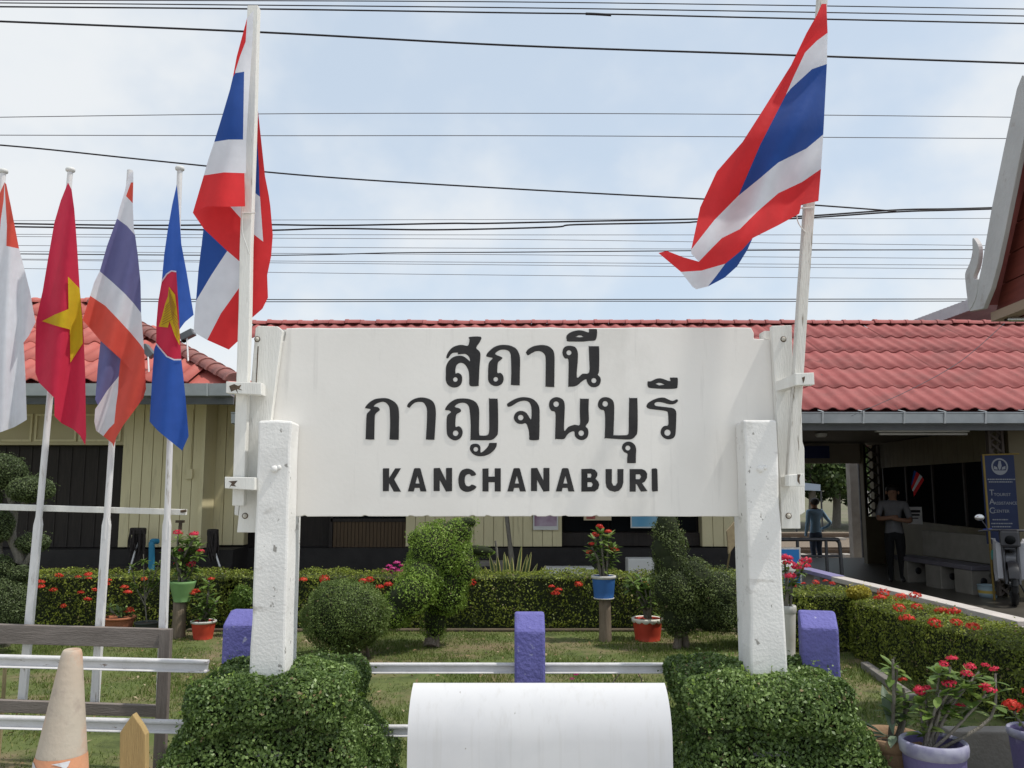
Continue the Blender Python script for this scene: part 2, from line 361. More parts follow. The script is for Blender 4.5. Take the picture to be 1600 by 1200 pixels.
# ------------------------------------------------------------------ THE SETTING
def build_ground():
    mb = MB(); mb.box(-400, -30, -.6, 400, 900, -.42); o = mb.build('ground', M('far_ground', (.16, .14, .1), (.11, .12, .06), .95, .3, .3, 20)); o['kind'] = 'structure'
    yard_m = M('yard_soil', (.085, .115, .03), (.12, .14, .045), .95, 2.2, .5, 70,
               stain=[((.2, .15, .09), 1.3, .48, .64, (1, 1, 1)), ((.05, .065, .02), 5, .5, .7, (1, 1, 1))])
    mb = MB(); mb.box(-60, 3.4, -.41, 60, 11.0, 0); o = mb.build('lawn', yard_m); o['kind'] = 'structure'
    mb = MB(); mb.box(-60, -25, -.41, 60, 3.398, .02); o = mb.build('bounce_forecourt', M('bounce_forecourt_concrete', (.46, .44, .4), (.38, .36, .33), .9, 2, .2, 30)); o['kind'] = 'structure'  # pale paving out of view, added to bounce light up onto the name board
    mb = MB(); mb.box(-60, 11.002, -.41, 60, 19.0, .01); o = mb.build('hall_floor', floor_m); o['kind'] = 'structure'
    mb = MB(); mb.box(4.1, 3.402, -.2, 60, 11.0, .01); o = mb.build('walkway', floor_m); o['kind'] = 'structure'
    mb = MB(); mb.box(-60, 19.002, -.415, 60, 22.0, -.36); o = mb.build('platform', M('platform_paving', (.42, .39, .34), (.34, .31, .27), .9, 4, .2, 30)); o['kind'] = 'structure'
    ballast = M('ballast', (.24, .19, .14), (.14, .11, .085), .95, 26, 1, 30)
    mb = MB(); mb.box(-60, 22.002, -.418, 60, 36, -.34)
    o = mb.build('track_bed', ballast); o['kind'] = 'structure'
build_ground()

def build_track(y, label):
    t = thing('railway_track', label, 'railway track', (6, y, -.34))
    for dy in (-.5, .5):
        mb = MB(); mb.box(-30, y + dy - .035, -.26, 40, y + dy + .035, -.17).build('rail', rust_m, t)
    sl = newmesh('sleeper', MB().box(-.12, -1, -.34, .12, 1, -.262), M('sleeper_concrete', (.42, .39, .35), (.3, .27, .24), .9, 5))
    for i in range(20): linkmesh('sleeper', sl, t, Matrix.Translation((3 + i * .62 * (y / 24), y, 0)))
build_track(24.2, 'railway track just beyond the platform where the man in blue stands')
build_track(31.5, 'farther railway track in front of the trees across the line')

# grass: short blades over the lawn, thin where the soil is bare
def build_grass():
    n = 210000
    x = rng.uniform(-6.5, 4.6, n); y = 3.4 + 6.3 * rng.random(n) ** .85
    d = np.sin(x * 2.1 + 1) * np.sin(y * 1.7 + 2) + .7 * np.sin(x * 5.3 + y * 3.1) + .5 * np.sin(y * 7 - x * 4)
    keep = (rng.random(n) < np.clip(.55 + .36 * d, .05, 1)) & (np.abs(x) < y * .66 + .5)
    x, y, d = x[keep], y[keep], d[keep]; n = len(x)
    h = rng.uniform(.012, .04, n) * np.clip(.9 + .25 * d, .5, 1.3); a = rng.uniform(0, 6.283, n); w = rng.uniform(.0025, .005, n)
    lx, ly = rng.normal(0, .014, n), rng.normal(0, .014, n)
    V = np.empty((n, 3, 3)); z0 = np.full(n, .0)
    V[:, 0] = np.stack([x - np.cos(a) * w, y - np.sin(a) * w, z0], 1); V[:, 1] = np.stack([x + np.cos(a) * w, y + np.sin(a) * w, z0], 1)
    V[:, 2] = np.stack([x + lx, y + ly, h], 1)
    gm = leafmat('grass_blade', (.085, .125, .025), (.13, .185, .04), (.26, .25, .1), .3, .7, .15)
    o = npmesh('grass', V.reshape(-1, 3), np.arange(n * 3).reshape(n, 3), gm, None, 'stuff')
    tag(o, 'short patchy green grass between the rail fence and the hedge', 'grass')
    # litter of dry leaves on the bare patches
    n = 500; x = rng.uniform(-3.6, 2.8, n); y = rng.uniform(5, 9.2, n)
    p = np.stack([x, y, rng.uniform(.01, .03, n)], 1)
    o = leaves('leaf_litter', p, np.tile([0, 0, 1.], (n, 1)), .04, .022, leafmat('dry_leaf', (.2, .13, .06), (.3, .22, .12), (.42, .36, .24), .1), None, .5, 'stuff')
    tag(o, 'scattered dry leaves lying on the lawn', 'fallen leaves')
build_grass()

# ------------------------------------------------------------------ STATION BUILDING
EY, EZ, RY, RZ = 11.7, 2.66, 16.1, 4.74          # eave and ridge of the long roof
def wave_tile(w=.506, l=1.07, amp=.024, nw=2, th=.013):
    mb = MB(); mb.smooth = False; seg = 18; top = []; 
    for j, yy in enumerate((0, l)):
        for i in range(seg + 1):
            x = w * i / seg; c = math.cos(2 * math.pi * nw * (i / seg) + math.pi)
            z = amp * (max(c, -.55) + .55) / 1.0
            top.append((x, yy, z + (.016 if j == 0 else 0)))
    k = seg + 1
    vs = top + [(x, 0, z - th) for x, y, z in top[:k]]
    fs = [(i, i + 1, k + i + 1, k + i) for i in range(seg)] + [(2 * k + i, 2 * k + i + 1, i + 1, i) for i in range(seg)]
    n = len(mb.v); mb.v += vs
    for q, f in enumerate(fs): mb.f.append(f); mb.m.append(0); mb.sm.append(q < seg)
    return mb
def slope_mat(x, k, ey, ez, ang, step=.97):
    return Matrix.Translation((x, ey, ez)) @ Matrix.Rotation(ang, 4, 'X') @ Matrix.Translation((0, k * step, 0))
def half_cap(l=.26, r=.085):
    mb = MB(); seg = 8; vs = []
    for x, rr in ((0, r * 1.12), (l * .2, r * 1.12), (l * .22, r), (l, r * .95)):
        for i in range(seg + 1):
            a = math.pi * i / seg; vs.append((x, -rr * math.cos(a) * 1.3, rr * math.sin(a)))
    k = seg + 1
    mb.add(vs, [(j * k + i, j * k + i + 1, (j + 1) * k + i + 1, (j + 1) * k + i) for j in range(3) for i in range(seg)], True)
    mb.add(vs[:k], [tuple(range(k))], False)
    return mb

def main_building():
    b = thing('station_building', 'long station building with corrugated red tiled roof and open hall behind the name board', 'building', (0, 13, 0))
    ang = math.atan2(RZ - EZ, RY - EY)
    sl = math.hypot(RZ - EZ, RY - EY); step = sl / 5
    # decking under the tiles, back slope, both one closed shell
    mb = MB()
    x0, x1 = -3.6, 12.6
    def pr(y, z): return [(x0, y, z), (x1, y, z)]
    prof = [(EY + .08, EZ - .05), (RY, RZ - .05), (RY + 4.4, EZ - .05), (RY + 4.4, EZ - .09), (RY, RZ - .1), (EY + .08, EZ - .09)]
    mb.prism([(x0, y, z) for y, z in prof], [(x1, y, z) for y, z in prof])
    roof = mb.build('roof', tile_m, b)
    t = newmesh('tile', wave_tile(l=step * 1.1), tile_m)
    for k in range(5):
        for i in range(35):
            x = -5.1 + i * .5
            if x < -3.65 and k < 4: continue
            jz = random.uniform(-.002, .002)
            linkmesh('tile', t, roof, slope_mat(x, k, EY, EZ + jz, ang + random.uniform(-.0012, .0012), step))
    cp = newmesh('ridge_cap', half_cap(.3, .085), tile_m)
    for i in range(58):
        linkmesh('ridge_cap', cp, roof, Matrix.Translation((-5.1 + i * .305, RY, RZ + .02 + random.uniform(-.008, .008))) @ Matrix.Rotation(random.uniform(-.04, .02), 4, 'Y'))
    # gutter
    g = MB(); gx0, gx1 = -3.9, 12.6
    prof = [(EY - .2, 2.62), (EY - .2, 2.61), (EY - .185, 2.6), (EY - .17, 2.47), (EY - .02, 2.45), (EY - .02, 2.62), (EY - .03, 2.62), (EY - .03, 2.465), (EY - .16, 2.48), (EY - .18, 2.62)]
    g.prism([(gx0, y, z) for y, z in prof], [(gx1, y, z) for y, z in prof])
    gut = g.build('gutter', gutter_m, b)
    st = newmesh('strap', MB().box(-.011, -.012, 0, .011, .0, .165).box(-.011, -.012, .1651, .011, .18, .17), strap_m)
    for i in range(28): linkmesh('strap', st, gut, Matrix.Translation((gx0 + .3 + i * .565, EY - .172, 2.465)) @ Matrix.Rotation(.19, 4, 'X'))
    MB().box(-3.9, EY - .01, 2.38, 12.6, EY + .04, 2.64).build('fascia', gutter_d, b)
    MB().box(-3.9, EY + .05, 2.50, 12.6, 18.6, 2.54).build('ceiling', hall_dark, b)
    # closed rear wall of the offices, end walls
    MB().box(-5.0, 18.5, 0, 5.0, 18.7, 2.5).box(-5.0, 13.45, 0, -4.9, 18.5, 2.5).box(3.35, 13.45, 0, 3.45, 18.5, 2.5).build('office_wall', cream_d, b)
    # front: dark sheet painting the shade of the openings, plinth, then cream boards
    MB().box(-5.0, 13.3, .02, 3.45, 13.4, 2.5).build('opening_shade_sheet', dark_wood, b)
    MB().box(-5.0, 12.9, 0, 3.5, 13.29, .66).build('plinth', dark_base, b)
    pl = newmesh('plank', MB().box(.004, 0, 0, .146, .03, 1.0), cream_m)
    Z0 = .68
    def boards(px0, px1, z0=Z0, z1=2.49, y=13.0):
        xa, xb = (px0 - 800) / F * y, (px1 - 800) / F * y; n = max(1, round((xb - xa) / .15)); w = (xb - xa) / n
        for i in range(n):
            linkmesh('plank', pl, b, Matrix.Translation((xa + i * w, y + random.uniform(0, .006), z0)) @ Matrix.Diagonal((w / .15, 1, z1 - z0, 1)))
        MB().box(xa, y + .032, z0, xb, y + .25, z1).build('wall', cream_d, b)
    boards(636, 877); boards(1093, 1143)
    MB().box((877 - 800) / 100, 13.02, 2.02, 2.9, 13.25, 2.49).build('transom', cream_d, b)
    MB().box(-4.9, 13.02, 2.05, -1.66, 13.25, 2.49).build('transom', cream_d, b)
    # doorway with brown slatted half doors and dark glazed upper
    slt = newmesh('slat', MB().box(0, 0, .03, .05, .025, 1.04), brown_slat)
    for i in range(20): linkmesh('slat', slt, b, Matrix.Translation((-2.78 + i * .057, 13.12, 0.02)))
    for i in range(3):
        w = MB().box(-2.78 + i * .39, 13.16, 1.1, -2.42 + i * .39, 13.18, 1.95).build('window', glass_dark, b)
    MB().box(-2.82, 13.1, 1.05, -1.62, 13.19, 1.1).box(-2.84, 13.1, 0, -2.79, 13.2, 2.05).box(-1.63, 13.02, .0, -1.6, 13.2, 2.05).build('door_frame', dark_wood, b)
    # dark windows behind the posters
    for xa, xb in ((.82, 1.5), (1.55, 2.2), (2.25, 2.88)):
        MB().box(xa, 13.2, .9, xb, 13.22, 1.98).build('window', glass_dark, b)
    MB().box(.78, 13.15, .68, 2.92, 13.26, .88).build('window_sill', dark_wood, b)
    # ---- waiting hall
    # beam and blue sign over the passage to the platform
    yb = 17.6
    def X(px, y): return (px - 800) / F * y
    MB().box(3.46, yb, P(0, 724, yb).z, X(1347, yb), yb + .15, 2.49).build('beam', M('hall_beam', (.3, .25, .19), (.26, .22, .165), .7, 3), b)
    # lattice screen of crossing bars in a frame
    la = thing_part_lattice(b, X(1347, yb - .1), X(1372, yb - .1), .98, 2.46, yb - .12)
    MB().box(X(1342, yb), yb - .12, 0, X(1347, yb), yb + .05, 2.49).build('post', hall_cream_shaded, b)
    MB().box(X(1347, yb) + .003, yb - .1, 0, X(1374, yb), yb + .02, .97).build('wall', hall_cream_shaded, b)
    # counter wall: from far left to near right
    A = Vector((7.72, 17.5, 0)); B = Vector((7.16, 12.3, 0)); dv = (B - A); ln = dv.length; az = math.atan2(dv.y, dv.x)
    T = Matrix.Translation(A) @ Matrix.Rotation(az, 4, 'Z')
    MB().box(0, .0, .0, ln, .12, .95, T).build('counter_wall', hall_cream_shaded, b)
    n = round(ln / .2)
    plh = newmesh('plank', MB().box(.004, 0, 0, .146, .03, 1.0), hall_cream_shaded)
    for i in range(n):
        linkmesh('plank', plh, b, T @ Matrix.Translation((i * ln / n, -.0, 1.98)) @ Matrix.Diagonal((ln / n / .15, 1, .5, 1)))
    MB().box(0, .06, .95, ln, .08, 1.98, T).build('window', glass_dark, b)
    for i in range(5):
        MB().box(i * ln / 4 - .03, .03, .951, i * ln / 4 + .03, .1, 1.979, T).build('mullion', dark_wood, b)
    MB().box(7.9, 18.3, 0, 12.6, 18.5, 2.49).build('office_wall', hall_cream_shaded, b)
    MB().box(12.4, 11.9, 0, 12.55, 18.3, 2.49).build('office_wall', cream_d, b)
    MB().box(7.3, 12.25, 0, 12.4, 12.35, 2.49).build('office_wall', hall_cream_shaded, b)
    # front lattice pier
    thing_part_lattice(b, X(1544, 12.1), X(1568, 12.1), .05, 2.48, 12.1)
    return b
def thing_part_lattice(parent, x0, x1, z0, z1, y):
    mb = MB(); d = .035
    mb.box(x0, y, z0, x0 + d, y + .08, z1).box(x1 - d, y, z0, x1, y + .08, z1)
    w = x1 - x0 - 2 * d; n = max(3, round((z1 - z0) / (w * .85))); hh = (z1 - z0) / n; cx = (x0 + x1) / 2
    for i in range(n):
        zc = z0 + (i + .5) * hh; a = math.atan2(hh, w); l = math.hypot(hh, w) / 2
        for k, s in enumerate((1, -1)):
            mb.box(-l, .012 + k * .024, -.016, l, .034 + k * .024, .016, Matrix.Translation((cx, y, zc)) @ Matrix.Rotation(s * a, 4, 'Y'))
    return mb.build('lattice_screen', M('lattice_paint%d' % len(MATS), (.05, .04, .035), (.08, .065, .055), .8, 6), parent)
station = main_building()

def left_building():
    b = thing('side_building', 'cream boarded building with hipped coral tile roof behind the row of small flags', 'building', (-7, 13, 0))
    ey, ez, ang = 11.2, 3.0, R(26); cx = -3.75; rise = 4.1
    # roof shell: hip at the right end
    mb = MB(); t_ = math.tan(ang); zr = ez + rise * t_; x0 = -15
    e1, e2, e3, e4 = (x0, ey, ez - .05), (cx, ey, ez - .05), (cx, ey + 2 * rise, ez - .05), (x0, ey + 2 * rise, ez - .05)
    r1, r2 = (x0, ey + rise, zr - .05), (cx - rise, ey + rise, zr - .05)
    mb.add([e1, e2, e3, e4, r1, r2], [(0, 1, 5, 4), (1, 2, 5), (2, 3, 4, 5), (3, 0, 4), (3, 2, 1, 0)])
    roof = mb.build('roof', tile_l, b)
    step = rise / math.cos(ang) / 5
    t = newmesh('tile', wave_tile(l=step * 1.1, amp=.03), tile_l)
    for k in range(5):
        for i in range(23):
            x = x0 + .1 + i * .5
            if x + .25 > cx - (k + .75) * step * math.cos(ang): continue
            linkmesh('tile', t, roof, slope_mat(x, k, ey, ez + random.uniform(-.004, .004), ang, step))
    cp = newmesh('hip_cap', half_cap(.34, .11), ridge_old)
    a, bb = Vector(e2), Vector(r2); dv = bb - a; n = int(dv.length / .3); q = dv.normalized().to_track_quat('X', 'Z').to_matrix().to_4x4()
    for i in range(n): linkmesh('hip_cap', cp, roof, Matrix.Translation(a + dv * (i / n) + Vector((0, 0, .06))) @ q)
    cp2 = newmesh('ridge_cap', half_cap(.34, .1), tile_l)
    for i in range(22): linkmesh('ridge_cap', cp2, roof, Matrix.Translation((x0 + .1 + i * .33, ey + rise, zr)))
    g = MB(); prof = [(ey - .2, ez - .04), (ey - .17, ez - .2), (ey - .02, ez - .21), (ey - .02, ez - .04), (ey - .03, ez - .04), (ey - .03, ez - .195), (ey - .16, ez - .185), (ey - .18, ez - .04)]
    g.prism([(x0, y, z) for y, z in prof], [(cx, y, z) for y, z in prof])
    gut = g.build('gutter', gutter_m, b)
    st = newmesh('strap', MB().box(-.011, -.014, 0, .011, -.002, .17), strap_m)
    for i in range(18): linkmesh('strap', st, gut, Matrix.Translation((x0 + .4 + i * .62, ey - .172, ez - .205)) @ Matrix.Rotation(.19, 4, 'X'))
    MB().box(x0, ey, ez - .3, cx - .02, ey + .04, ez - .06).build('fascia', gutter_d, b)
    MB().box(x0, ey + .05, ez - .16, cx - .05, ey + 8, ez - .12).build('ceiling', cream_d, b)
    y = 12.3
    def X(px): return (px - 800) / F * y
    pl = newmesh('plank', MB().box(.005, 0, 0, .145, .03, 1.0), cream_m)
    def boards(xa, xb, z0, z1, yy):
        n = max(1, round((xb - xa) / .155)); w = (xb - xa) / n
        for i in range(n): linkmesh('plank', pl, b, Matrix.Translation((xa + i * w, yy + random.uniform(0, .007), z0)) @ Matrix.Diagonal((w / .15, 1, z1 - z0, 1)))
        MB().box(xa, yy + .032, z0, xb, yy + .2, z1).build('wall', cream_d, b)
    boards(X(193), X(318), .72, 2.84, y); boards(X(320), X(372), .72, 2.84, y + .45)
    MB().box(X(316), y - .03, .7, X(322), y + .44, 2.84).build('corner_post', cream_m, b)
    MB().box(-14.8, y - .08, 0, X(374), y + .7, .69).build('plinth', dark_base, b)
    MB().box(-14.8, y - .14, .4, X(374), y - .082, .46).build('plinth_board', dark_wood, b)
    # dark sliding door with frieze panels above
    MB().box(-14.8, y + .25, .7, X(193), y + .3, 2.2).build('door', dark_wood, b)
    ds = newmesh('door_board', MB().box(0, 0, 0, .012, .012, 1.48), M('door_batten', (.03, .026, .024), (.045, .038, .034), .7, 5))
    for i in range(14): linkmesh('door_board', ds, b, Matrix.Translation((X(190) - .05 - i * .2, y + .236, .71)))
    zf = P(0, 695, y).z
    MB().box(-14.8, y + .04, zf, X(193) - .003, y + .2, 2.84).build('wall', cream_d, b)
    fr = newmesh('frieze_panel', MB().box(0, 0, 0, .62, .03, .03).box(0, 0, .38, .62, .03, .41).box(0, 0, .03, .03, .03, .38).box(.59, 0, .03, .62, .03, .38), cream_m)
    for i in range(5): linkmesh('frieze_panel', fr, b, Matrix.Translation((X(190) - .64 - i * .66, y + .01, zf + .05)))
    # switch box and conduit on the wall
    MB().box(X(296), y - .05, P(0, 748, y).z, X(305), y - .002, P(0, 733, y).z).box(X(300), y - .025, P(0, 733, y).z, X(301), y - .005, P(0, 640, y).z).build('switch_box', cream_m, b)
    MB().box(-14.8, ey + 1.8, 0, -14.7, ey + 7.9, 2.8).box(-14.7, ey + 7.8, 0, cx - .2, ey + 7.9, 2.8).box(cx - .3, ey + 2.4, 0, cx - .2, ey + 7.8, 2.8).build('wall', cream_d, b)
left_building()

# ------------------------------------------------------------------ NAME BOARD
BD = 4.30
sign = thing('name_board', 'large white station name board with black Thai and Latin lettering between two concrete posts', 'sign', (0, BD, 0))
def build_sign():
    pts = [(402, 533), (444, 533), (446, 524), (447, 513)]
    random.seed(11)
    for x in range(470, 1170, 26): pts.append((x, 512 + random.uniform(-.6, .9)))
    pts += [(1174, 512), (1178, 520), (1178, 529), (1208, 531), (1224, 807)]
    x = 1200
    while x > 410:
        pts.append((x, 807 + random.uniform(-.25, .25)))
        if random.random() < .28: pts += [(x - 4, 805.6 + random.uniform(-.8, .4)), (x - 8, 805.8 + random.uniform(-.8, .4)), (x - 11, 807)]
        x -= 24
    pts += [(396, 807)]
    MB().ppx(pts, BD, BD + .06).build('board', board_m, sign, .004)
    # posts: one in front of the board, one behind, through-bolted
    for s, (xa, xb, ya, xc, xd) in {'l': (404, 456, 657, 392, 459), 'r': (1162, 1214, 657, 1164, 1226)}.items():
        d0, d1 = BD - .16, BD - .003
        pl_ = [P(xa, ya, d0), P(xb, ya + 1, d0)]
        cx = (pl_[0].x + pl_[1].x) / 2; hw = (pl_[1].x - pl_[0].x) / 2; zt = pl_[0].z
        mb = MB(); n = 14
        rows = [(zt * i / n) for i in range(n + 1)]
        vs = []
        for z in rows:
            for k, (sx, yy) in enumerate(((-1, d0), (0, d0), (1, d0), (1, d1), (-1, d1))):
                wz = hw * (1.06 if z < .95 else 1.0)
                vs.append((cx + sx * wz + random.uniform(-.004, .004), yy + random.uniform(-.003, .003) * (1 if yy == d0 else 0), z + (random.uniform(-.006, .006) if z == zt else 0)))
        fs = [(i * 5 + k, i * 5 + (k + 1) % 5, i * 5 + 5 + (k + 1) % 5, i * 5 + 5 + k) for i in range(n) for k in range(5)] + [tuple(n * 5 + k for k in range(5))]
        mb.add(vs, fs); mb.build('post', plaster_m, sign, .012)
        MB().box(cx - hw * 1.0 + (-.03 if s == 'l' else .03), BD + .063, 0, cx + hw * 1.0 + (-.03 if s == 'l' else .03), BD + .2, zt - .05).build('post', plaster_m, sign, .008)
        bx_, by_ = ((429, 733) if s == 'l' else (1188, 733))
        bb = P(bx_, by_, d0)
        MB().ell((bb.x, bb.y - .002, bb.z), (.018, .014, .018)).ell((bb.x + .022, bb.y - .001, bb.z + .008), (.012, .008, .012)).build('bolt', plaster_m, sign)
    # end planks that carry the flag poles
    fr = BD - .045
    MB().ppx([(399, 513), (403, 509), (434, 510), (441, 516), (425, 640), (419, 700), (401, 832), (370, 832), (384, 700)], fr, BD - .004).build('plank', wood_white, sign, .003)
    MB().ppx([(372, 640), (384, 640), (372, 806), (366, 804)], BD - .002, BD + .05).build('plank', wood_white, sign, .002)
    MB().ppx([(1206, 509), (1237, 508), (1240, 600), (1246, 700), (1251, 826), (1222, 826), (1213, 640)], fr, BD - .004).build('plank', wood_white, sign, .003)
    MB().ppx([(1236, 620), (1252, 622), (1254, 690), (1257, 700), (1258, 800), (1252, 804), (1236, 806)], BD - .002, BD + .05).build('plank', wood_white, sign, .003)
    MB().ppx([(1194, 517), (1205, 517), (1205, 531), (1194, 529)], BD + .012, BD + .1).build('spacer', wood_white, sign)
    MB().ppx([(441, 515), (446, 515), (446, 533), (439, 533)], BD + .012, BD + .06).build('spacer', wood_white, sign)
    for x, y in ((402, 530), (383, 806), (1224, 530), (1232, 806)):
        p = P(x, y, fr)
        Tm = Matrix.Rotation(R(90), 4, 'X')
        w = MB().lathe([(.001, .004), (.015, .004), (.016, -.004)], p, 14, Tm).build('washer', rust_m, sign)
        MB().lathe([(.001, .012), (.008, .011), (.0115, .005), (.0115, 0)], p, 10, Tm).build('bolt', bolt_m, w)
    # clamp blocks in front of the poles
    MB().ppx([(353, 596), (408, 598), (408, 617), (353, 614)], 4.11, 4.165).build('clamp', wood_white, sign, .003)
    MB().ppx([(351, 745), (398, 746), (398, 766), (351, 763)], 4.11, 4.165).build('clamp', wood_white, sign, .003)
    MB().ppx([(392, 599), (407, 599), (407, 616), (392, 616)], 4.1655, fr - .001).build('clamp_arm', wood_white, sign)
    MB().ppx([(384, 747), (397, 747), (397, 765), (384, 765)], 4.1655, fr - .001).build('clamp_arm', wood_white, sign)
    MB().ppx([(1243, 583), (1272, 582), (1273, 601), (1243, 602)], 4.07, 4.125).build('clamp', wood_white, sign, .003)
    MB().ppx([(1232, 742), (1257, 740), (1258, 760), (1232, 760)], 4.07, 4.125).build('clamp', wood_white, sign, .003)
    a = MB()
    f0 = [P(1213, 596, fr), P(1213, 611, fr), P(1243, 602, 4.125), P(1243, 584, 4.125)]
    a.prism(f0, [p + Vector((.05, .0, 0)) for p in f0]).build('clamp_arm', wood_white, sign)
    f0 = [P(1221, 746, fr), P(1221, 760, fr), P(1233, 760, 4.125), P(1233, 742, 4.125)]
    MB().prism(f0, [p + Vector((.045, 0, 0)) for p in f0]).build('clamp_arm', wood_white, sign)
    # cracks and rust round the clamp nails
    for pts_ in ([(358, 603), (366, 600), (372, 603), (377, 601), (374, 607), (379, 610), (370, 608), (372, 615), (368, 609), (361, 612)],
                 [(357, 752), (371, 751), (366, 757), (369, 760), (361, 759), (358, 762), (362, 755)]):
        MB().ppx(pts_, 4.1088, 4.1102).build('nail_mark', rust_m, sign)
    for pts_ in ([(1253, 590), (1258, 588), (1257, 594), (1255, 599)], [(1246, 741), (1251, 741), (1249, 748), (1250, 757), (1246, 752)]):
        MB().ppx(pts_, 4.0688, 4.0702).build('nail_mark', rust_m, sign)
    MB().ppx([(402.5, 541), (404, 541), (401, 600), (399.5, 600)], fr - .0012, fr + .0002).build('crack', rust_m, sign)
build_sign()

def glyph(pts, holes, s, o, sub=3):
    conv = lambda p: (o[0] + p[0] / s, o[1] + p[1] / s)
    outer = [conv(p) for p in (catmull([(a, b, 0) for a, b in pts], True, sub) if sub > 1 else pts)]
    loops = [outer]
    for h in holes:
        if len(h) == 3 and not hasattr(h[0], '__len__'):
            loops.append([conv((h[0] + h[2] * math.cos(2 * math.pi * k / 14), h[1] + h[2] * math.sin(2 * math.pi * k / 14))) for k in range(14)])
        else: loops.append([conv(p) for p in h])
    front = [[P(x, y, BD - .003) for x, y in lp] for lp in loops]
    flat = [[Vector((p.x, p.z, 0)) for p in lp] for lp in front]
    tri = geometry.tessellate_polygon(flat)
    allp = [p for lp in front for p in lp]; n = len(allp)
    mb = MB()
    mb.v = [tuple(p) for p in allp] + [(p.x, BD + .001, p.z) for p in allp]
    def addf(f):
        mb.f.append(f); mb.m.append(0); mb.sm.append(False)
    for a, b, c in tri:
        nrm = (allp[b] - allp[a]).cross(allp[c] - allp[a])
        addf((a, b, c) if nrm.y < 0 else (a, c, b))
    k = 0
    for lp in front:
        m = len(lp)
        for i in range(m): addf((k + i, k + (i + 1) % m, n + k + (i + 1) % m, n + k + i))
        k += m
    mb.build('letter', letter_m, sign)
z3 = (5.454, (560, 500)); z4 = (5.0, (800, 500)); zk = (3.404, (580, 710))
glyph([(945,145),(1043,143),(1035,185),(1003,235),(1030,265),(1040,300),(1032,400),(1025,540),(1018,562),(950,560),(945,500),(940,440),(920,395),(895,370),(865,365),(840,380),(828,410),(828,455),(850,450),(878,470),(884,505),(875,545),(845,570),(805,574),(765,555),(745,515),(745,460),(747,400),(765,355),(805,318),(850,305),(890,308),(925,330),(950,352),(948,325),(930,300),(905,288),(848,292),(848,278),(800,282),(775,310),(765,325),(752,325),(750,310),(765,275),(800,235),(850,215),(890,213),(930,220),(942,200),(947,165)], [(826,507,20)], *z3)
glyph([(1090,300),(1105,275),(1150,235),(1200,215),(1250,212),(1300,220),(1345,245),(1370,290),(1378,340),(1376,450),(1375,545),(1368,556),(1305,553),(1300,540),(1303,450),(1300,330),(1295,285),(1275,260),(1240,252),(1200,258),(1165,290),(1225,318),(1215,338),(1190,360),(1185,400),(1185,450),(1210,450),(1230,470),(1238,505),(1225,540),(1195,560),(1160,562),(1125,545),(1107,515),(1105,470),(1107,400),(1115,360),(1145,325),(1120,318),(1092,310)], [(1170,505,20)], *z3)
glyph([(110,250),(130,225),(175,203),(235,195),(285,205),(320,235),(332,280),(332,400),(330,515),(325,523),(265,520),(262,510),(263,400),(263,300),(252,265),(225,245),(190,243),(155,258),(125,275),(112,260)], [], *z4)
glyph([(395,245),(405,218),(430,203),(470,203),(500,218),(515,260),(513,330),(507,450),(550,420),(603,410),(603,300),(600,208),(605,205),(674,205),(680,212),(682,260),(680,400),(670,425),(690,450),(693,480),(680,510),(650,524),(620,522),(598,505),(585,480),(578,462),(545,480),(520,503),(490,518),(446,520),(440,512),(442,400),(440,308),(415,300),(398,275)], [(445,255,20), (640,473,20)], *z4)
glyph([(425,130),(435,112),(460,95),(490,85),(525,80),(560,85),(600,97),(601,73),(606,70),(656,70),(663,76),(665,100),(660,140),(645,160),(600,163),(550,168),(440,167),(428,155)], [[(495,132),(520,120),(540,120),(560,132),(530,135)]], *z4)
glyph([(58,745),(75,720),(110,690),(150,672),(215,665),(260,672),(310,700),(338,740),(346,800),(345,900),(343,1010),(335,1020),(270,1018),(266,1005),(270,900),(268,790),(262,740),(240,710),(215,697),(180,702),(150,715),(130,737),(165,742),(182,765),(160,785),(142,805),(138,850),(135,1000),(130,1018),(65,1016),(62,1000),(65,900),(70,810),(85,785),(103,760),(62,752)], [], *z3)
glyph([(415,730),(430,705),(470,675),(530,660),(590,668),(635,695),(655,740),(660,800),(655,900),(648,1010),(642,1020),(580,1018),(576,1005),(582,900),(585,800),(580,745),(555,705),(520,697),(480,705),(450,730),(435,747),(420,742)], [], *z3)
glyph([(738,765),(755,730),(785,700),(830,675),(890,668),(950,675),(1000,700),(1025,745),(1030,800),(1028,900),(1030,975),(1050,985),(1090,983),(1112,960),(1115,850),(1113,677),(1120,670),(1180,671),(1186,677),(1190,760),(1190,950),(1175,990),(1140,1020),(1090,1025),(962,1023),(955,1015),(957,900),(950,790),(940,735),(915,710),(880,705),(845,715),(820,740),(865,755),(872,780),(835,805),(828,850),(828,910),(855,905),(880,925),(888,965),(870,1005),(830,1026),(790,1015),(760,985),(752,940),(752,850),(760,810),(790,785),(770,770)], [(828,965,24)], *z3)
glyph([(950,1090),(960,1065),(985,1055),(1020,1058),(1040,1085),(1042,1130),(1080,1105),(1105,1075),(1115,1052),(1121,1048),(1174,1047),(1179,1052),(1175,1080),(1150,1115),(1110,1145),(1060,1160),(1010,1158),(975,1140),(955,1115)], [(1000,1102,20)], *z3)
glyph([(-38,665),(-34,651),(19,619),(65,605),(100,603),(150,612),(190,640),(212,680),(216,730),(215,850),(212,920),(205,937),(140,937),(135,910),(130,860),(110,808),(80,812),(45,808),(20,785),(15,755),(30,725),(60,710),(95,715),(120,735),(148,778),(153,720),(148,670),(130,640),(95,630),(50,640),(0,670),(-22,677),(-33,676)], [(68,762,22)], *z4)
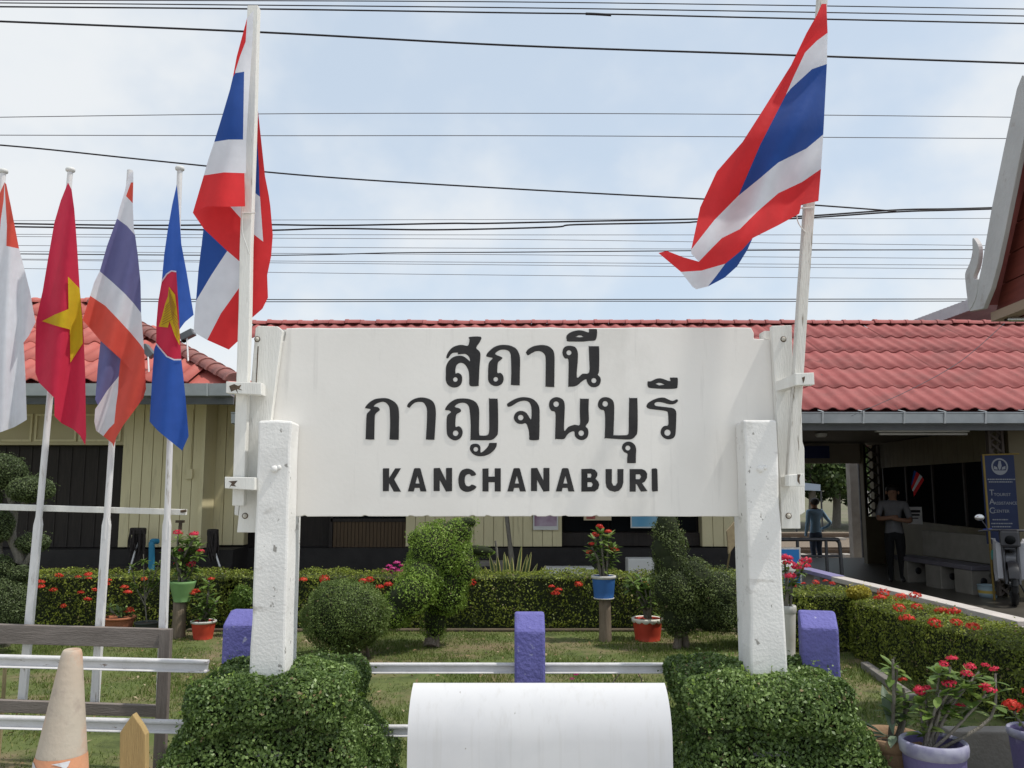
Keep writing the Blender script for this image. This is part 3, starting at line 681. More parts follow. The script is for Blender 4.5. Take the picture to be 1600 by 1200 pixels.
glyph([(290,655),(300,625),(330,605),(365,605),(400,625),(412,665),(410,750),(408,865),(440,835),(490,818),(530,818),(530,720),(532,619),(537,615),(596,616),(600,621),(598,700),(600,790),(575,828),(592,850),(597,885),(585,920),(550,938),(515,930),(492,905),(485,870),(450,880),(425,905),(405,930),(344,929),(337,922),(340,800),(338,722),(310,710),(293,685)], [(345,657,22), (541,884,22)], *z4)
glyph([(672,655),(682,625),(710,605),(750,605),(785,625),(798,665),(798,760),(793,890),(800,900),(880,900),(905,895),(912,870),(913,760),(916,614),(921,610),(974,610),(979,614),(982,720),(980,870),(965,905),(935,930),(880,933),(732,923),(725,914),(728,800),(722,712),(695,700),(675,680)], [(728,655,22)], *z4)
glyph([(860,1000),(868,970),(895,952),(925,952),(955,970),(970,1005),(968,1060),(967,1112),(962,1118),(907,1118),(901,1112),(900,1080),(902,1045),(875,1030)], [(905,1000,20)], *z4)
glyph([(1052,670),(1062,650),(1100,625),(1150,608),(1190,607),(1220,620),(1255,632),(1285,620),(1294,624),(1296,635),(1270,655),(1230,658),(1180,645),(1140,640),(1115,650),(1118,668),(1150,675),(1220,683),(1260,690),(1282,715),(1283,780),(1280,860),(1275,900),(1255,925),(1215,932),(1180,915),(1162,885),(1168,850),(1190,828),(1220,822),(1222,770),(1218,725),(1205,712),(1150,703),(1080,695),(1055,683)], [(1215,880,25)], *z4)
glyph([(1060,482),(1066,479),(1085,478),(1120,462),(1150,455),(1180,460),(1235,478),(1235,455),(1240,450),(1288,450),(1294,455),(1296,470),(1293,520),(1280,535),(1200,538),(1090,532),(1062,520)], [[(1120,498),(1145,490),(1165,492),(1195,505),(1150,511)]], *z4)
def off(pts, d): return [(x + d, y) for x, y in pts]
LA = [(195,197),(228,76),(234,73),(256,73),(262,76),(294,197),(262,197),(257,178),(231,178),(226,197)]; LAh = [(246,113),(257,155),(235,155)]
LN = [(332,76),(335,73),(365,72),(398,140),(398,74),(401,72),(430,72),(430,195),(398,198),(364,135),(364,195),(332,195)]
glyph([(62,76),(65,74),(95,74),(95,125),(128,74),(158,74),(122,133),(158,198),(120,198),(95,152),(93,195),(62,196)], [], *zk, sub=1)
for d in (0, 529, 787): glyph(off(LA, d), [off(LAh, d)], *zk, sub=1)
for d in (0, 518): glyph(off(LN, d), [], *zk, sub=1)
glyph([(558,108),(545,88),(520,76),(495,78),(475,92),(465,120),(464,150),(472,180),(490,195),(515,200),(543,190),(560,172),(535,160),(525,168),(508,168),(498,150),(498,122),(508,108),(525,105),(533,115)], [], *zk, sub=2)
glyph([(592,76),(624,74),(624,118),(657,118),(657,74),(689,74),(689,197),(657,197),(657,148),(624,148),(624,197),(592,197)], [], *zk, sub=1)
glyph([(1118,78),(1170,76),(1190,82),(1203,98),(1203,112),(1193,130),(1208,145),(1213,160),(1208,182),(1190,197),(1118,198)], [[(1150,102),(1168,102),(1172,112),(1168,123),(1150,124)], [(1150,148),(1172,148),(1179,160),(1172,173),(1150,173)]], *zk, sub=1)
glyph([(1247,78),(1280,78),(1280,150),(1288,166),(1300,166),(1310,150),(1310,78),(1342,78),(1341,150),(1334,175),(1318,193),(1295,199),(1268,192),(1252,175),(1247,150)], [], *zk, sub=1)
glyph([(1375,78),(1440,78),(1458,86),(1468,102),(1467,125),(1455,145),(1440,153),(1470,195),(1435,198),(1412,158),(1407,158),(1407,198),(1375,198)], [[(1407,106),(1430,106),(1436,119),(1428,132),(1407,132)]], *zk, sub=1)
glyph([(1492,78),(1498,75),(1515,74),(1522,80),(1525,195),(1497,198),(1493,190)], [], *zk, sub=1)

# ------------------------------------------------------------------ FLAG POLES AND FLAGS
def square_pole(name, a, b, w, d, mat, label, cap=None, group=None):
    t = thing(name, label, 'flagpole', tuple(b), group)
    mb = MB(); u = Vector((w / 2, 0, 0)); v = Vector((0, d / 2, 0)); n = 8
    vs = []
    for i in range(n + 1):
        p = b + (a - b) * (i / n) + Vector((random.uniform(-.0025, .0025), 0, 0)) * (0 < i < n)
        vs += [p - u - v, p + u - v, p + u + v, p - u + v]
    mb.add(vs, [(i * 4 + k, i * 4 + (k + 1) % 4, i * 4 + 4 + (k + 1) % 4, i * 4 + 4 + k) for i in range(n) for k in range(4)] + [(3, 2, 1, 0), (n * 4, n * 4 + 1, n * 4 + 2, n * 4 + 3)])
    mb.build('shaft', mat, t, .004)
    return t
t = square_pole('flagpole', P(397, 12, 4.2), P(374, 790, 4.2), .058, .05, wood_white, 'square white wooden flagpole clamped to the left end of the name board')
mb = MB(); p = P(389, 333, 4.172); mb.tube([p + Vector((-.034, -.004, 0)), p + Vector((.034, -.004, .0))], .004, 6)
mb.tube(catmull([p + Vector((-.03, -.006, 0)), p + Vector((-.028, -.008, -.1)), p + Vector((-.005, -.008, -.17)), p + Vector((.012, -.006, -.22))], False, 4), .003, 5).build('cord', white_plain, t)
t = square_pole('flagpole', P(1285, -12, 4.19), P(1236, 752, 4.17), .05, .045, pole_flaking, 'leaning wooden flagpole with flaking paint clamped to the right end of the name board')
mb = MB(); p = P(1262, 326, 4.165)
mb.tube([p + Vector((-.03, -.004, 0)), p + Vector((.03, -.004, .004))], .005, 6)
mb.tube(catmull([p + Vector((-.028, -.006, .005)), p + Vector((-.06, -.01, -.02)), p + Vector((-.055, -.01, -.08)), p + Vector((-.02, -.01, -.13))], False, 4), .003, 5).build('cord', white_plain, t)

RED, WHT, BLU = clothmat('flag_red', (.74, .04, .045)), clothmat('flag_white', (.76, .77, .82)), clothmat('flag_navy', (.028, .085, .33))
RED2, VIO = clothmat('flag_faded_red', (.72, .1, .07)), clothmat('flag_faded_violet', (.16, .16, .34))
CRIM, YEL, AZU = clothmat('flag_crimson', (.62, .03, .075)), clothmat('flag_yellow', (.66, .5, .02)), clothmat('flag_azure', (.04, .12, .48))
YELD = M('flag_stalk_line', (.3, .15, .02), None, .8)
def densify(poly, step=5.0):
    out = []
    for i, p in enumerate(poly):
        q = poly[(i + 1) % len(poly)]; d = math.dist(p, q)
        # direction-independent spacing so neighbours share points
        a, b_, rv = (p, q, False) if tuple(p) <= tuple(q) else (q, p, True)
        n = max(1, round(d / step)); seg = [(a[0] + (b_[0] - a[0]) * k / n, a[1] + (b_[1] - a[1]) * k / n) for k in range(n + 1)]
        if rv: seg = seg[::-1]
        out += seg[:-1]
    return out
def cloth(name, patches, label, cat='flag', group=None):
    """patches: (polygon in picture pixels, depth function, material)"""
    bm = bmesh.new(); mats = []
    for poly, df, mat in patches:
        if mat not in mats: mats.append(mat)
        mi = mats.index(mat); pl = densify(poly)
        xs = [p[0] for p in pl]; ys = [p[1] for p in pl]
        vs = [Vector(p) for p in pl]; n = len(vs); ed = [(i, (i + 1) % n) for i in range(n)]
        st = 5
        for gx in np.arange(min(xs) + 3, max(xs), st):
            for gy in np.arange(min(ys) + 3, max(ys), st):
                if min((gx - p[0]) ** 2 + (gy - p[1]) ** 2 for p in pl) > 8: vs.append(Vector((gx + random.uniform(-1, 1), gy + random.uniform(-1, 1))))
        rv, re, rf, *_ = geometry.delaunay_2d_cdt(vs, ed, [], 1, 1e-4)
        bv = [bm.verts.new(P(v.x, v.y, df(v.x, v.y))) for v in rv]
        for f in rf:
            try: q = bm.faces.new([bv[i] for i in f]); q.material_index = mi; q.smooth = True
            except ValueError: pass
    bmesh.ops.remove_doubles(bm, verts=bm.verts, dist=.0012)
    for f in bm.faces:
        if f.normal.y > 0: f.normal_flip()
    me = bpy.data.meshes.new(name); c = Vector((0, 0, 0))
    for v in bm.verts: c += v.co
    c /= max(1, len(bm.verts)); bmesh.ops.translate(bm, verts=bm.verts, vec=-c)
    bm.to_mesh(me); bm.free()
    for m in mats: me.materials.append(m)
    o = bpy.data.objects.new(name, me); C.objects.link(o); o.location = c
    tag(o, label, cat, group); ORG[o.name] = c
    return o
def fold(D, ax, ay, wl, amp, ph=0, ax2=0, ay2=0, wl2=1, amp2=0):
    return lambda x, y: D + amp * math.sin((x * ax + y * ay) / wl + ph) + amp2 * math.sin((x * ax2 + y * ay2) / wl2)
Z3 = lambda pts: [(1000 + a / 2.5, b / 2.5) for a, b in pts]
d1 = fold(4.04, .9, .42, 14, .06, .6, .2, 1, 26, .035)
d2 = lambda x, y: d1(x, y) + .0
cloth('national_flag', [
    (Z3([(728,15),(733,128),(690,160),(645,205),(600,300),(570,370),(470,565),(384,765),(290,860),(200,975),(235,810),(300,670),(400,555),(480,430),(590,255),(650,130),(690,60),(710,15)]), d1, RED),
    (Z3([(733,128),(730,250),(672,270),(590,345),(570,370),(600,300),(645,205),(690,160)]), d1, WHT),
    (Z3([(730,250),(716,525),(650,580),(540,635),(470,695),(384,765),(470,565),(570,370),(590,345),(672,270)]), d1, BLU),
    (Z3([(716,525),(707,660),(635,710),(540,755),(460,825),(390,895),(320,930),(285,965),(230,1022),(200,990),(200,975),(290,860),(384,765),(470,695),(540,635),(650,580)]), d1, WHT),
    (Z3([(707,660),(697,785),(630,800),(622,835),(540,880),(440,930),(400,975),(333,1030),(240,1057),(160,1062),(72,988),(105,980),(170,1005),(230,1022),(285,965),(320,930),(390,895),(460,825),(540,755),(635,710)]), d1, RED),
    (Z3([(160,1062),(240,1057),(333,1030),(300,1075),(265,1119),(220,1130),(205,1120)]), d1, WHT),
    (Z3([(333,1030),(400,975),(440,930),(420,975),(380,1040),(330,1085),(265,1119),(300,1075)]), d1, BLU),
], 'red, white and blue striped flag streaming left from the leaning right pole')
Z1 = lambda pts: [(280 + a / 4.288, b / 4.288) for a, b in pts]
Z2 = lambda pts: [(280 + a / 4.0, 260 + b / 4.0) for a, b in pts]
e1 = fold(4.09, 1, .12, 13, .032, .3, .3, 1, 26, .016)
e2 = fold(4.225, .8, .6, 16, .02, 1.1, .3, 1, 30, .012)
e3 = fold(4.27, 1, .2, 17, .016, 2.0)
w2 = Z1([(300,1155),(165,1175)])
cloth('national_flag', [
    (Z1([(498,70),(455,120),(445,280),(435,480),(430,800),(428,935),(437,1160),(447,1160),(450,935),(457,800),(477,480),(491,280)]), e1, WHT),
    (Z1([(455,120),(445,280),(410,370),(375,480),(375,490),(360,515),(385,380),(420,250)]), e1, RED),
    (Z1([(445,280),(435,480),(375,490),(375,480),(410,370)]), e1, WHT),
    (Z1([(435,480),(430,800),(428,935),(330,935),(235,950),(290,770),(340,600),(360,515),(375,490)]), e1, BLU),
    (Z1([(428,935),(437,1160),(300,1155),(165,1175),(195,1070),(235,950),(330,935)]), e1, WHT),
    (Z1([(437,1160),(300,1155),(165,1175)]) + Z2([(85,290),(130,268),(178,250),(300,252),(412,250)]), e1, RED),
    (Z2([(85,290),(130,268),(178,240),(310,240),(390,330),(390,605),(300,528),(152,388)]), e2, RED),
    (Z2([(310,240),(412,240),(412,300),(390,330)]), e2, WHT),
    (Z2([(152,388),(300,528),(200,680),(105,840),(120,650)]), e2, BLU),
    (Z2([(300,528),(390,605),(392,735),(260,920),(175,1085),(90,1035),(95,950),(105,840),(200,680)]), e2, WHT),
    (Z2([(392,735),(380,1080),(310,1145),(175,1085),(260,920)]), e2, RED),
    (Z1([(515,640),(530,760),(545,900),(575,1180)]) + Z2([(560,180),(570,250),(585,430),(575,560),(550,680),(540,560),(525,470),(505,190),(500,100)]) + Z1([(535,1130),(520,900)]), e3, RED),
    (Z1([(490,760),(520,900),(535,1130)]) + Z2([(500,100),(505,190),(455,150),(440,0)]), e3, BLU),
    (Z2([(455,150),(505,190),(525,470),(440,405)]), e3, WHT),
    (Z2([(440,405),(525,470),(540,560),(550,680),(555,820),(520,890),(430,968)]), e3, RED),
], 'folded red, white and blue striped flag hanging around the tall left pole')

# rack of four smaller flags
RD = 4.95
rack = thing('flag_rack', 'low rack of grey weathered planks and a thin white bar holding the small flagpoles', 'rack', tuple(G(150, 1180)))
MB().ppx([(-60, 974), (250, 983), (250, 1013), (-60, 1004)], RD - .07, RD - .035).build('plank', grey_wood, rack, .003)
MB().ppx([(-60, 1092), (246, 1103), (246, 1121), (-60, 1112)], RD - .07, RD - .035).build('plank', grey_wood, rack, .003)
MB().box(P(244, 1080, RD - .11).x, RD - .11, 0, P(262, 1080, RD - .11).x, RD - .071, P(0, 983, RD - .1).z).build('post', grey_post, rack, .004)
MB().box(P(-130, 1080, RD - .11).x, RD - .11, 0, P(-112, 1080, RD - .11).x, RD - .071, P(0, 970, RD - .1).z).build('post', grey_post, rack, .004)
MB().ppx([(-80, 785), (290, 796), (290, 805), (-80, 795)], RD + .034, RD + .06).build('crossbar', wood_white, rack, .002)
p = P(286, 799, RD + .03); MB().tube([p + Vector((-.012, -.004, 0)), p + Vector((.02, -.004, .004))], .009, 6).build('wire_tie', rust_m, rack)
POLES = [(5, 268, -52, 1098, 'second-hand'), (110, 266, 35, 1094, ''), (203, 266, 148, 1100, ''), (281, 264, 250, 1120, '')]
plab = ['round white pole carrying the red and white flag at the edge of the picture', 'round white pole carrying the crimson flag with yellow star',
        'round white pole carrying the faded violet striped flag', 'round white pole carrying the blue flag with round emblem']
for (x0, y0, x1, y1, _), lb in zip(POLES, plab):
    a, b = P(x0, y0, RD), P(x1, y1, RD)
    t = thing('flagpole', lb, 'flagpole', (b.x, b.y, b.z), 'poles of the small flag rack')
    k = (a - b)
    def at(f): return b + k * f
    fz = (P(0, 800, RD).z - b.z) / k.z
    mb = MB(); mb.tube([at(fz - .05), at(.7), at(1)], [.0185, .0175, .016], 12).build('shaft', pole_white, t)
    if lb.find('faded') < 0:
        MB().lathe([(.018, -.012), (.027, -.006), (.028, .006), (.023, .014), (.001, .017)], a, 12).build('finial', white_plain, t)
    w = .022
    mb = MB()
    tops = [at(fz - .012) + Vector((sx * w * .6, sy * w * .7, .012)) for sx, sy in ((-1, -1), (1, -1), (1, 1), (-1, 1))]
    mid = [at(fz - .024) + Vector((sx * w, sy * w * .7, 0)) for sx, sy in ((-1, -1), (1, -1), (1, 1), (-1, 1))]
    bot = [b + Vector((sx * w, sy * w * .7, 0)) for sx, sy in ((-1, -1), (1, -1), (1, 1), (-1, 1))]
    vs = bot + mid + tops
    mb.add(vs, [(i * 4 + q, i * 4 + (q + 1) % 4, i * 4 + 4 + (q + 1) % 4, i * 4 + 4 + q) for i in range(2) for q in range(4)] + [(3, 2, 1, 0), (8, 9, 10, 11)])
    mb.build('stake', pole_white, t, .003)
ZA = lambda pts: [(a / 3.529, 200 + b / 3.529) for a, b in pts]
ZB = lambda pts: [(a / 3.529, 500 + b / 3.529) for a, b in pts]
FD = RD - .13
f1 = fold(FD, 1, .05, 8, .045, .5, .2, 1, 50, .015)
cloth('small_flag', [
    (ZA([(25,300),(35,310),(60,430),(85,560),(105,665),(35,650),(38,540),(30,400)]), f1, RED2),
    (ZA([(25,300),(30,400),(38,540),(35,650),(0,690),(0,560),(5,500),(20,400)]), f1, WHT),
    (ZA([(25,300),(20,400),(5,500),(0,560),(-60,560),(-20,400)]), f1, RED2),
    (ZA([(105,665),(130,760),(165,900),(185,1010),(197,1070)]) + ZB([(160,85),(130,125),(140,300),(148,550),(80,590),(0,620),(-80,600),(-90,300)]) + ZA([(-90,900),(-60,560),(0,560),(0,690),(35,650)]), f1, WHT),
], 'red over white flag hanging limp, leftmost of the four small flags', group='small flags in the rack')
f2 = fold(FD, 1, .1, 9, .042, 1.2, .3, 1, 60, .015)
f2o = lambda x, y: f2(x, y) - .011
star = ZA([(375,820),(440,885),(448,1000),(454,1058)]) + ZB([(456,130),(388,235),(385,52),(310,32)]) + ZA([(232,1065),(300,1030),(378,998)])
cr = ZA([(375,300),(335,400),(300,520),(265,720),(235,900),(200,1058)]) + ZB([(195,150),(195,290),(215,345),(270,400),(300,430),(300,530),(340,570),(400,600),(440,635),(470,690),(475,640),(470,300),(458,20)]) + ZA([(440,890),(425,650),(410,450),(395,340)])
cloth('small_flag', [(cr, f2, CRIM), (star, f2o, YEL)], 'crimson flag with a yellow star hanging limp on its pole', group='small flags in the rack')
f3 = fold(FD, 1, .25, 9, .045, 2.2, .3, 1, 60, .012)
f3b = lambda x, y: f3(x, y) + .03
cloth('small_flag', [
    (ZA([(710,250),(735,240),(735,300),(722,300),(695,375),(665,450),(645,500),(660,440),(685,360)]), f3, WHT),
    (ZA([(722,300),(735,300),(732,415),(695,375)]), f3, RED2),
    (ZA([(695,375),(732,415),(738,560),(745,590),(700,540),(645,500),(665,450)]), f3, WHT),
    (ZA([(645,500),(700,540),(745,590),(760,700),(775,850),(778,1020),(740,970),(690,915),(620,850),(550,790),(590,650)]), f3, VIO),
    (ZA([(550,790),(620,850),(690,915),(740,970),(778,1020)]) + ZB([(795,165),(770,130),(720,70),(660,5)]) + ZA([(580,980),(497,925),(520,850)]), f3, WHT),
    (ZA([(497,925),(580,980)]) + ZB([(660,5),(720,70),(770,130),(795,165),(805,380),(790,430),(740,500),(680,580),(640,650),(627,700),(620,680),(570,640),(600,600),(630,570),(640,470),(650,400),(735,290),(665,215),(555,115),(500,50),(455,0)]), f3, RED2),
    (ZB([(665,215),(735,290),(650,400),(655,310),(660,260)]), f3b, RED2),
    (ZB([(555,115),(665,215),(660,260),(655,310),(590,390),(540,470),(525,440),(540,250)]), f3b, VIO),
    (ZB([(655,310),(650,400),(640,470),(630,570),(600,600),(570,640),(530,610),(520,560),(525,490),(540,470),(590,390)]), f3b, WHT),
], 'sun-faded violet, white and red striped flag hanging limp', group='small flags in the rack')
f4 = fold(FD, 1, .1, 9, .036, .2, .2, 1, 60, .012)
f4o = lambda x, y: f4(x, y) - .011
f4p = lambda x, y: f4(x, y) - .016
def stripe(pts, w):
    pts = [Vector((*p, 0)) for p in pts]; up = []; dn = []
    for i, p in enumerate(pts):
        t = (pts[min(i + 1, len(pts) - 1)] - pts[max(i - 1, 0)]).normalized(); n = Vector((-t.y, t.x, 0)) * w / 2
        up.append(tuple((p + n)[:2])); dn.append(tuple((p - n)[:2]))
    return up + dn[::-1]
asean = [
    (ZA([(975,310),(985,420),(1000,640),(1030,800),(1068,1030),(1020,1070),(990,1110),(985,1000),(972,792),(945,788),(920,805),(892,845),(905,700),(925,560),(950,420)]), f4, AZU),
    (ZA([(892,845),(920,805),(945,788),(972,792),(985,1000),(990,1110)]) + ZB([(1000,217),(960,218),(920,200),(890,165),(862,130),(862,20)]) + ZA([(872,960)]), f4, CRIM),
    (ZB([(862,130),(890,165),(920,200),(960,218),(1000,217),(1010,300),(1025,450),(1040,640),(1005,720),(930,660),(870,610),(825,560),(840,300),(850,160)]), f4, AZU),
    (ZA([(932,875),(965,920),(975,1000),(984,1100)]) + ZB([(990,60),(990,140),(965,90),(940,20)]) + ZA([(935,1065),(925,1100),(875,1095),(890,1050),(910,970),(925,930)]), f4o, YEL),
    (stripe(ZA([(892,845),(920,805),(945,788),(972,792)]), 2.2), f4o, WHT),
    (stripe(ZB([(860,130),(890,166),(920,201),(960,219),(1000,218)]), 2.2), f4o, WHT)]
for i in range(8):
    f = i / 7
    asean.append((stripe(ZA([(932 + 38 * f * .9, 890 + 90 * f), (935 + 14 * f, 960 + 95 * f), (918 - 25 * (1 - f) * .2 - 30 * f * .9, 985 + 100 * f)]), .9), f4p, YELD))
for i in range(5):
    f = i / 4
    asean.append((stripe(ZA([(950 + 4 * f, 1015 + 55 * f), (975, 1040 + 75 * f), (985, 1075 + 95 * f)]), .9), f4p, YELD))
cloth('small_flag', asean, 'blue flag with round red emblem and yellow rice stalks', group='small flags in the rack')

# ------------------------------------------------------------------ RAIL FENCE, BENCH, CONE, STAKE
fence = thing('rail_fence', 'low fence of white painted old rails set in violet blue concrete posts', 'fence', (0, 4.65, 0))
def rail_section(px0, py0, px1, py1, D, k=1.0):
    """old rail lying as a fence bar: head on top, web, flange below; px/py of the two ends of its top edge"""
    a, b = P(px0, py0, D), P(px1, py1, D); d = (b - a); L_ = d.length
    prof = [(-.02, 0), (.02, 0), (.024, -.008), (.024, -.018), (.006, -.024), (.006, -.058), (.034, -.066), (.034, -.072), (-.034, -.072), (-.034, -.066), (-.006, -.058), (-.006, -.024), (-.024, -.018), (-.024, -.008)]
    prof = [(u * k, w * k) for u, w in prof]
    q = d.normalized(); yv = Vector((0, 0, 1)).cross(q).normalized(); zv = q.cross(yv)
    fr = [a + yv * u + zv * w for u, w in prof]; bk = [b + yv * u + zv * w for u, w in prof]
    return MB().prism(fr, bk).build('rail', rail_m, fence, .002)
rail_section(-80, 1021, 326, 1031.5, 4.62, .86); rail_section(-80, 1116, 300, 1126, 4.6, .86)
rail_section(540, 1036, 1062, 1036, 4.62, .7); rail_section(560, 1133, 1062, 1133, 4.6, .75)
def blue_post(px0, px1, py, D, rz=0, top=.06):
    a, b = P(px0, py + 80, D), P(px1, py + 80, D); w = (b.x - a.x); h = P(0, py, D).z; dp = w * .95
    T = Matrix.Translation(((a.x + b.x) / 2, D + dp / 2, 0)) @ Matrix.Rotation(rz, 4, 'Z')
    mb = MB(); hw, hd = w / 2, dp / 2
    # front face leans back at the top into a sloped cap
    prof = [(-hd, 0), (-hd, h - top), (hd * .1, h), (hd * .8, h), (hd, h - .02), (hd, 0)]
    fr = [T @ Vector((-hw, y, z)) for y, z in prof]; bk = [T @ Vector((hw, y, z)) for y, z in prof]
    return mb.prism(fr, bk).build('post', blue_m, fence, .012)
blue_post(804, 852, 961, 4.56, 0, .085); blue_post(346, 402, 958, 4.62, R(-4), .065); blue_post(1262, 1318, 960, 4.45, R(-14), .07)

bench = thing('bench', 'white bench with rounded back panel seen from behind at the foot of the name board', 'bench', (.13, 3.6, 0))
def build_bench():
    D = 3.62; a, b = P(637, 1120, D), P(1050, 1120, D); x0, x1 = a.x, b.x
    zt = P(0, 1066, D + .1).z
    prof = []          # (y, z) from the seat up the inside and over the rolled top and down the outside
    n = 12
    for i in range(n + 1):
        t = i / n; ang = R(28) + t * R(60)
        prof.append((D + .17 - .17 * math.sin(ang), zt + .03 - .26 + .26 * math.cos(ang)))
    prof.append((D - .0, zt - .42)); prof.append((D + .01, .14))
    prof = [(y, z) for y, z in prof]
    th = .018
    def inner(i):
        y, z = prof[i]; y2, z2 = prof[min(i + 1, len(prof) - 1)]; y1, z1 = prof[max(i - 1, 0)]
        t = Vector((y2 - y1, z2 - z1)).normalized(); return (y - t.y * th, z + t.x * th) if False else (y + th * abs(t.y), z - th * abs(t.x))
    ins = [inner(i) for i in range(len(prof))]
    mb = MB(); nx = 2; dx = .012
    def xs(i, s):   # slightly narrower at the rolled top, as in the picture
        f = max(0, 1 - i / n) if i <= n else 0
        return (x0 + dx * f * f) if s == 0 else (x1 - dx * f * f)
    vs = []
    for i, ((y, z), (yi, zi)) in enumerate(zip(prof, ins)): vs += [(xs(i, 0), y, z), (xs(i, 1), y, z), (xs(i, 0), yi, zi), (xs(i, 1), yi, zi)]
    m = len(prof)
    mb.add(vs, [(i * 4, i * 4 + 4, i * 4 + 5, i * 4 + 1) for i in range(m - 1)] + [(i * 4 + 2, i * 4 + 3, i * 4 + 7, i * 4 + 6) for i in range(m - 1)], True)
    mb.mi = 1
    mb.add(vs, [(i * 4, i * 4 + 2, i * 4 + 6, i * 4 + 4) for i in range(m - 1)] + [(i * 4 + 1, i * 4 + 5, i * 4 + 7, i * 4 + 3) for i in range(m - 1)] + [(0, 1, 3, 2), ((m - 1) * 4, (m - 1) * 4 + 2, (m - 1) * 4 + 3, (m - 1) * 4 + 1)], False)
    mb.build('backrest', [shell_m, dark_edge], bench)
    MB().box(x0 + .02, D + .03, .36, x1 - .02, D + .4, .4).build('seat', shell_m, bench, .01)
    for x in (x0 + .08, x1 - .16): MB().box(x, D + .04, 0, x + .08, D + .36, .358).build('leg', white_plain, bench, .006)
build_bench()

cone = thing('traffic_cone', 'tall sun-faded orange and white traffic cone with torn tape', 'traffic cone', (-1.62, 2.75, 0))
def build_cone():
    D = 2.78; top = P(113, 1014, D); base = P(92, 1320, D); base.z = 0
    zt = top.z; ax = Vector((top.x - (P(94, 1200, D).x - top.x) * -0 , D, zt)); b0 = P(94, 1200, D)
    k = (b0 - top) / (top.z - b0.z); bot = top + k * top.z
    rt = 13.5 / F * D; rb = rt + (37.5 - 13.5) / F * D / (top.z - b0.z) * top.z
    def ring(f, extra=0, seg=28):
        c = top + (bot - top) * f; r = rt + (rb - rt) * f + extra
        return [c + Vector((r * math.cos(2 * math.pi * i / seg), r * math.sin(2 * math.pi * i / seg), 0)) for i in range(seg)]
    def sect(fs, ex):
        mb = MB(); vs = []; seg = 28
        for f, e in zip(fs, ex): vs += ring(f, e)
        mb.add(vs, [(i * seg + (q + 1) % seg, i * seg + q, i * seg + seg + q, i * seg + seg + (q + 1) % seg) for i in range(len(fs) - 1) for q in range(seg)], True); return mb
    fo = (top.z - P(0, 1178, D).z) / top.z
    mb = sect([0.025, 0, .004, .015, .1, .2, .3, fo], [-.012, -.006, -.002, 0, 0, 0, 0, 0]); mb.build('cone_body', cone_m, cone)
    sect([fo - .001, fo + .01, .6, .8, .985], [.0012, .0016, .001, 0, 0]).build('cone_band', cone_o, cone)
    # torn remains of the reflective sleeve
    def patch(pts):
        vs = []
        for px, py in pts:
            q = P(px, py, D); f = (top.z - q.z) / top.z; c = top + (bot - top) * f; r = rt + (rb - rt) * f + .0035
            dx = max(-r * .99, min(r * .99, q.x - c.x)); vs.append(Vector((c.x + dx, c.y - math.sqrt(r * r - dx * dx), c.z)))
        MB().add(vs, [tuple(range(len(vs)))]).build('tape', silver_m, cone)
    patch([(63, 1184), (68, 1183), (74, 1188), (80, 1191), (84, 1194), (78, 1196), (70, 1195), (66, 1191)])
    patch([(101, 1182), (112, 1181), (124, 1180), (122, 1187), (119, 1192), (114, 1187), (107, 1184)])
    MB().box(bot.x - .21, D - .21, 0, bot.x + .21, D + .21, .03).build('cone_base', cone_o, cone, .012)
build_cone()
stk = MB().ppx([(187, 1145), (193, 1136), (207, 1116), (222, 1138), (227, 1148), (228, 1400), (184, 1400)], 3.2, 3.235)
o = stk.build('wooden_stake', stake_m, None, .003); tag(o, 'pointed ochre wooden stake standing right of the traffic cone', 'stake')
a = P(8, 1041, 5.1); b = P(4, 1092, 5.1); b.z = 0
o = MB().tube([b, (a + b) / 2 + Vector((.004, 0, 0)), a], .011, 8).build('garden_cane', M('cane', (.4, .32, .18), (.3, .24, .13), .8, 9)); tag(o, 'thin pale cane stuck in the lawn behind the rails at the left edge', 'cane')

